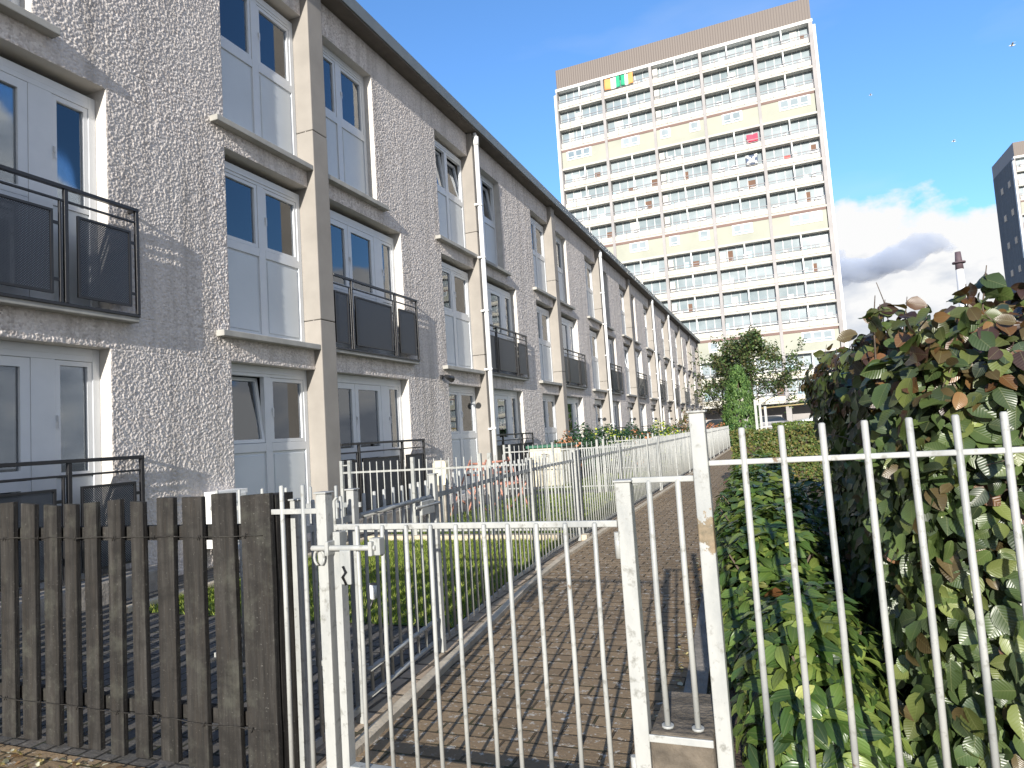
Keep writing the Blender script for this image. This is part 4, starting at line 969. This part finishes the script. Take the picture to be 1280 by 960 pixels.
def tower(loc,rz,label,seed,full=True,clutter=True):
    rr=random.Random(seed)
    o=empty('tower_block',loc,label,'tower block'); o.rotation_euler=(0,0,rz)
    def bd(mb,name,mats,parent=None,loc=(0,0,0)):
        base=Vector(loc); q=mb.build(name,mats,None,loc=base); q.parent=parent or o
        if parent is not None: q.location=base-Vector(parent.location)
        return q
    XL,XR=-26.2,4.47; D=13.0
    PB=lambda k: 43.72-2.705*k
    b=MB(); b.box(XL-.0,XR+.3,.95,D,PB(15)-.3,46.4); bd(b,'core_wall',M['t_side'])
    b=MB(); b.box(XL+.05,XR+.28,.02,D+.1,46.4,49.05); b.box(XL+.3,XR,.2,D-.2,49.05,49.1); bd(b,'parapet',M['t_clad'])
    b=MB(); b.box(XL-.12,XR+.4,-.12,.94,46.05,46.398); bd(b,'roof_band',M['t_white'])
    b=MB(); b.box(XL-.2,XR+.5,.5,D,0,PB(15)-.3) if False else None
    b=MB()
    for e in EDG: b.box(e-.3,e+.3,1.2,3.2,0,PB(15)-.25)
    b.box(XL+1.5,XR-1.5,4.5,D-1,0,PB(15)-.3); bd(b,'ground_floor',M['t_fin'])
    for i,e in enumerate(EDG):
        b=MB(); w_=.17 if 0<i<5 else .10
        if i==5: b.box(e-.06,e+.36,-.10,.94,PB(15)-.25,46.04)
        else: b.box(e-w_,e+w_,-.14,.94,PB(15)-.25,46.04)
        bd(b,'fin',M['t_fin'])
    b=MB(); b.box(XR+.362,XR+.64,-.20,.55,PB(15)-.3,45.6); bd(b,'edge_fin',M['t_white'])
    b=MB(); b.box(XL-.34,XL-.102,-.16,.55,PB(6),45.6); bd(b,'edge_fin',M['t_white'])
    solid={3,8,13}
    for k in range(16):
        s=MB(); s.box(XL+.1,XR-.06,-.05,.94,PB(k)-.28,PB(k)-.03); bd(s,'floor_slab',M['t_slab'],loc=(0,0,PB(k)))
    # prototypes
    def glazing(w):
        g_=MB(); g_.box(.1,w-.1,.80,.93,.0,2.40,0)
        for i in range(7): t=.1+(w-.2)*i/6; g_.box(t-.03,t+.03,.765,.80,.0,2.40,1)
        g_.box(.1,w-.1,.77,.80,.85,.92,1); g_.box(w/2-.07,w/2+.07,-.02,.06,.56,2.40,1)
        return g_
    def railing(w):
        g_=MB(); t=(w-.36)/4
        for i in range(4): g_.box(.18+i*t+.02,.18+(i+1)*t-.02,-.10,-.04,.0,.56,0)
        g_.box(.18,w-.18,-.12,-.06,.95,1.03,1); g_.box(.18,w-.18,-.11,-.06,.66,.72,1)
        for i in range(5): g_.box(.18+i*t-.035,.18+i*t+.035,-.115,-.03,-.02,.95,1)
        return g_
    gp0={};rp0={}
    for i in range(5):
        w=EDG[i+1]-EDG[i]
        for k in range(16):
            if k in solid: continue
            L0=(EDG[i],0,PB(k))
            if i in gp0:
                a=gp0[i].copy(); C.objects.link(a); a.parent=o; a.location=L0; c=rp0[i].copy(); C.objects.link(c); c.parent=o; c.location=L0
            else:
                a=glazing(w).build('balcony_window',[M['far_glass'],M['t_white']],None); a.parent=o; a.location=L0; gp0[i]=a
                c=railing(w).build('balcony_railing',[M['t_panel'],M['t_rail']],None); c.parent=o; c.location=L0; rp0[i]=c
            # curtains / blinds / stored things behind the railings
            used=False
            def one(nm,mat,*bx):
                q_=MB(); q_.box(*bx); q_=q_.build(nm,M[mat],None,loc=(bx[0],bx[2],bx[4])); q_.parent=a
            for q in range(6):
                if rr.random()<(.16 if k<9 else .30):
                    t=.1+(w-.2)*q/6; ww=(w-.2)/6; mi=rr.choices((0,1,2,3,4),(2.4,4,3 if k>8 else .8,.12,2.5))[0]
                    one('curtain',('bl_brown','bl_cream','bl_blue','bl_red','bl_white')[mi],t+.04,t+ww*rr.uniform(.4,.96),.745,.765,.0,rr.uniform(1.3,2.3) if mi<2 else rr.uniform(.9,1.7))
            if i==2: one('cupboard','bl_cream',.25,.85,.1,.6,.0,1.9)
            for q in range(rr.choice((1,1,2))):
                t=rr.uniform(.3,w-1); h_=rr.uniform(.75,1.2); one('planter','bl_white',t,t+rr.uniform(.2,.9),.05,.5,.0,h_)
    for k in solid:
        for i in range(5):
            w=EDG[i+1]-EDG[i]; x0=EDG[i]+.15; x1=EDG[i+1]-.15; z0=PB(k)-.03; z1=PB(k-1)-.28
            wins={0:[(.95,3)],1:[(2.05,2)],2:[(.75,1),(4.3,1)],3:[(2.05,2)],4:[(2.2,3)]}[i]
            s=MB(); s.box(x0,x1,-.02,.90,z0,z1,0); s.box(x0,x1,-.07,-.021,z1-.30,z1-.01,1); s.build('infill_wall',[M['t_infill'],M['t_brown']],None).parent=o
            for wx,nw in wins:
                f_=MB(); W_=1.05*nw; a0=EDG[i]+wx; zt=z1-.34; zb=zt-1.15
                f_.box(a0-.12,a0+W_+.05,-.09,-.021,zb-.06,zt,0)
                for q in range(nw): f_.box(a0+1.05*q+.06,a0+1.05*q+.86,-.105,-.091,zb+.36,zt-.1,1); f_.box(a0+1.05*q+.06,a0+1.05*q+.86,-.105,-.091,zb+.06,zb+.28,1)
                f_.build('window',[M['t_white'],M['far_glass']],None).parent=o
    # side wall windows
    for k in range(1,15,2):
        for y in (3.2,7.6):
            f_=MB(); f_.box(XL-.06,XL+.02,y,y+1.5,PB(k)+.8,PB(k)+2.1,0); f_.box(XL-.075,XL-.061,y+.08,y+1.42,PB(k)+.88,PB(k)+2.02,1); f_.build('window',[M['t_fin'],M['car_glass']],None).parent=o
    return o
TA=math.radians(-1.89); TL=(2.70,81.95,0)
tower(TL,TA,'tall cream tower block with brown parapet and rows of glazed balconies',11)
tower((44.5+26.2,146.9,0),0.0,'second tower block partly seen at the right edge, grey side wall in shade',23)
def tp(u,d,z): # point on the first tower's front
    return (TL[0]+u*math.cos(TA)-d*math.sin(TA),TL[1]+u*math.sin(TA)+d*math.cos(TA),z)
def cloth(name,u0,z0,w,h,fn,mats,label,d=-.16,cat='flag',sag=.05):
    b=MB(); nx_,nz=12,6; vs=[]
    for i in range(nx_+1):
        for j in range(nz+1):
            a,c=i/nx_,j/nz; vs.append(tp(u0+w*a,d-.05*math.sin(a*9)-.03*math.sin(c*5+a*3),z0+h*c-sag*math.sin(a*PI)))
    base=vs[0]
    b2=MB(); b2.v=[tuple(v) for v in vs]
    for i in range(nx_):
        for j in range(nz):
            k=i*(nz+1)+j; b2.f.append((k,k+nz+1,k+nz+2,k+1)); b2.m.append(fn((i+.5)/nx_,(j+.5)/nz)); b2.sm.append(True)
    o=b2.build(name,mats,None,loc=base,fixn=False); sd=o.modifiers.new('thickness','SOLIDIFY'); sd.thickness=.01
    return tag(o,label,cat)
M['fl_orange']=simple('fl_orange',(.75,.35,.12),.9,.05,1,bs=0);M['fl_white']=simple('fl_white',(.75,.75,.70),.9,.05,1,bs=0);M['fl_green']=simple('fl_green',(.04,.38,.20),.9,.05,1,bs=0);M['fl_navy']=simple('fl_navy',(.10,.13,.20),.9,.05,1,bs=0);M['fl_red']=simple('fl_red',(.70,.08,.13),.9,.05,1,bs=0)
z0=43.72+.75
cloth('flag',-19.7,z0,2.05,1.45,lambda a,c:0 if a<.38 else (1 if a<.72 else 2),[M['fl_orange'],M['fl_white'],M['fl_green']],'left orange, white and green flag hung on the top balcony')
cloth('flag',-17.55,z0+.05,1.6,1.4,lambda a,c:2 if a<.34 else (1 if a<.6 else 0),[M['fl_orange'],M['fl_white'],M['fl_green']],'right green, white and orange flag hung on the top balcony')
zb=43.72-2.705*5
cloth('flag',-3.6,zb+.95,1.3,1.15,lambda a,c:1 if abs(a-c)<.17 or abs(a+c-1)<.17 else 0,[M['fl_navy'],M['fl_white']],'dark flag with a white diagonal cross hung in a balcony',d=.3)
cloth('red_cloth',-3.3,zb+2.705+.8,1.25,1.0,lambda a,c:0,[M['fl_red']],'bright pink-red cloth standing on a balcony left of the fin',d=.2,cat='cloth')

# ------------------------------------------------------------------ chimney, smoke, gulls
#CH

# ------------------------------------------------------------------ camera
cam_d=bpy.data.cameras.new('camera'); cam=bpy.data.objects.new('camera',cam_d); C.objects.link(cam); scene.camera=cam
f_px,pitch,roll,yaw=837.8,.0761,.0647,.3739
cyw,syw=math.cos(yaw),math.sin(yaw)
F=Vector((-syw*math.cos(pitch),cyw*math.cos(pitch),math.sin(pitch))); RT=Vector((cyw,syw,0)); DN=F.cross(RT)
c_,s_=math.cos(roll),math.sin(roll); r0=RT*c_+DN*s_; d0=-RT*s_+DN*c_
mat=Matrix((( r0.x,-d0.x,-F.x,0),(r0.y,-d0.y,-F.y,0),(r0.z,-d0.z,-F.z,H),(0,0,0,1)))
cam.matrix_world=mat
cam_d.sensor_width=36; cam_d.lens=f_px/1280*36; cam_d.clip_start=.05; cam_d.clip_end=5000
def ray(u,v): 
    return (r0*((u-640)/f_px)+d0*((v-480)/f_px)+F)
def gull(d,px,py,span,label):
    v=ray(px,py); p=Vector((0,0,H))+v*(d/v.length)
    b=MB(); b.tube([p+Vector((-.22,0,.03))*span,p+Vector((-.1,0,.01))*span,p,p+Vector((.14,0,0))*span,p+Vector((.24,0,.02))*span],[.01*span,.045*span,.06*span,.04*span,.01*span],8)
    for s in (-1,1):
        a=[p+Vector((-.07,s*.04,.02))*span,p+Vector((.08,s*.04,.02))*span,p+Vector((.05,s*.28,.15))*span,p+Vector((-.07,s*.27,.15))*span,p+Vector((.10,s*.55,.05))*span]
        a+= [q+Vector((0,0,.012*span)) for q in a]
        b.add(a,[(0,1,2,3),(3,2,4),(8,7,6,5)[::1],(8,9,7),(0,5,6,1),(1,6,7,2),(2,7,9,4),(4,9,8,3),(3,8,5,0)])
    o=b.build('gull',M['plastic_white'],None,loc=p); o.rotation_euler=(.15,0,0); tag(o,label,'bird','gulls in the sky')
gull(60,1265,57,.85,'larger gull flying at the top right of the sky')
gull(110,1088,119,1.0,'small distant gull flying right of the tower')
gull(120,1192,177,1.3,'small distant gull above the cloud bank')

def far(px,py,dist):
    v=ray(px,py); k=dist/math.hypot(v.x,v.y); return Vector((0,0,H))+v*k
tp_=far(1197,315,318); cx,cy,zt=tp_.x,tp_.y,tp_.z
ch=empty('industrial_chimney',(cx,cy,0),'tall white industrial chimney with brown top between tower and hedge','chimney')
M['ch_white']=simple('chimney_white',(.62,.62,.62),.6,.1,.2,bs=0); M['ch_brown']=simple('chimney_brown',(.10,.07,.08),.7,.1,.3,bs=0)
b=MB(); b.tube([(cx,cy,0),(cx,cy,zt-7)],[2.4,1.35],20); b.build('shaft',M['ch_white'],ch)
b=MB(); b.tube([(cx,cy,zt-7),(cx,cy,zt)],[1.45,1.0],20); b.tube([(cx,cy,zt-4.6),(cx,cy,zt-4.0)],[2.3,2.3],20); b.build('top',M['ch_brown'],ch)
# smoke drifting away to the left of the chimney mouth
bm=bmesh.new(); rr=random.Random(3)
for i in range(64):
    t=(i/63)**.9; px=1193-t*150; py=309+18*t*1.6-7*math.sin(t*7)+rr.gauss(0,2.5+4*t); c=far(px,py,322+rr.uniform(-4,10))
    rad=(1.4+3.8*min(1,t*3))*rr.uniform(.65,1.15)
    mt=Matrix.Translation(c)@Matrix.Diagonal((rad*1.25,rad*1.2,rad*.8,1)); bmesh.ops.create_icosphere(bm,subdivisions=3,radius=1,matrix=mt)
me=bpy.data.meshes.new('smoke_plume'); bm.to_mesh(me); bm.free()
sm=bpy.data.objects.new('smoke_plume',me); C.objects.link(sm); tag(sm,'grey smoke drifting left from the white industrial chimney','smoke',kind='stuff')
rm=sm.modifiers.new('merge','REMESH'); rm.mode='VOXEL'; rm.voxel_size=.8; rm.use_smooth_shade=True
tx=bpy.data.textures.new('billow','CLOUDS'); tx.noise_scale=4.5; tx.noise_depth=4
dm=sm.modifiers.new('billow','DISPLACE'); dm.texture=tx; dm.strength=3.2; dm.texture_coords='GLOBAL'; dm.mid_level=.5
vm=bpy.data.materials.new('smoke'); vm.use_nodes=True; vn=vm.node_tree; vn.nodes.clear(); vo=N(vn,'ShaderNodeOutputMaterial'); vp=N(vn,'ShaderNodeVolumePrincipled')
vp.inputs['Color'].default_value=(.66,.71,.80,1); vp.inputs['Density'].default_value=.13; vp.inputs['Anisotropy'].default_value=-.1; L(vn,vp.outputs[0],vo.inputs['Volume']); me.materials.append(vm)

# ------------------------------------------------------------------ light
LD=Vector((-.14,1,-.279)).normalized()
sl=bpy.data.lights.new('sun','SUN'); sl.energy=3.1; sl.angle=math.radians(.5); sl.color=(1,.95,.87)
so=bpy.data.objects.new('sun',sl); C.objects.link(so); so.rotation_euler=LD.to_track_quat('-Z','Y').to_euler(); so.location=(0,-10,20)
w=bpy.data.worlds.new('World'); scene.world=w; w.use_nodes=True; nt=w.node_tree; nt.nodes.clear()
out=N(nt,'ShaderNodeOutputWorld'); sky=N(nt,'ShaderNodeTexSky',sky_type='NISHITA'); sky.sun_disc=False
sky.sun_elevation=math.radians(15.5); sky.sun_rotation=math.radians(172.0); sky.air_density=1.15; sky.dust_density=.4; sky.ozone_density=2.2; sky.altitude=50
bg=N(nt,'ShaderNodeBackground'); bg.inputs['Strength'].default_value=.108
L(nt,mixc(nt,1.0,sky.outputs[0],(.56,.81,1.12),'MULTIPLY'),bg.inputs[0])
tc=N(nt,'ShaderNodeTexCoord'); s=N(nt,'ShaderNodeSeparateXYZ'); L(nt,tc.outputs['Generated'],s.inputs[0])
def wn(scale,detail,rough,sc=(1,1,1),off=(0,0,0)):
    mp=N(nt,'ShaderNodeMapping'); mp.inputs['Scale'].default_value=sc; mp.inputs['Location'].default_value=off; L(nt,tc.outputs['Generated'],mp.inputs[0]); return noise(nt,mp.outputs[0],scale,detail,rough)
n1=wn(4.2,9,.58,(1,1,1.5),(.35,.1,.2)); n2=wn(9,8,.55,(1,1,2.2),(3,1,0)); n3=wn(2.2,5,.5,(1,1,3.5),(1,5,2))
edge=math_(nt,'ADD',math_(nt,'SUBTRACT',math_(nt,'ADD',.262,math_(nt,'MULTIPLY',math_(nt,'MINIMUM',math_(nt,'MAXIMUM',math_(nt,'MULTIPLY',math_(nt,'SUBTRACT',math_(nt,'SUBTRACT',math_(nt,'MULTIPLY',s.outputs[0],.80),math_(nt,'MULTIPLY',s.outputs[1],.60)),.22),2.4),0),1),.50)),s.outputs[2]),math_(nt,'MULTIPLY',math_(nt,'SUBTRACT',n1,.5),.22))  # cloud belt rises behind and right, out of view, added as fill light
mask=ramp(nt,edge,[(.0,0),(.014,1)]).outputs[0]
wisp=math_(nt,'MULTIPLY',ramp(nt,n3,[(.56,0),(.8,1)]).outputs[0],.22)
mask2=math_(nt,'MAXIMUM',mask,wisp)
shade=ramp(nt,math_(nt,'ADD',math_(nt,'MULTIPLY',n2,1.0),math_(nt,'ADD',math_(nt,'MULTIPLY',edge,-.55),.07)),[(.30,(.52,.57,.66)),(.42,(.74,.78,.85)),(.55,(1.0,1.0,1.0))])
bc=N(nt,'ShaderNodeBackground'); L(nt,shade.outputs[0],bc.inputs[0]); bc.inputs['Strength'].default_value=.42
mx=N(nt,'ShaderNodeMixShader'); L(nt,mask2,mx.inputs[0]); L(nt,bg.outputs[0],mx.inputs[1]); L(nt,bc.outputs[0],mx.inputs[2]); L(nt,mx.outputs[0],out.inputs[0])
scene.view_settings.view_transform='Standard'; scene.view_settings.look='None'; scene.view_settings.exposure=1.22; scene.view_settings.gamma=1
scene.cycles.use_denoising=True; scene.cycles.max_bounces=8; scene.cycles.volume_bounces=4; scene.cycles.transparent_max_bounces=16
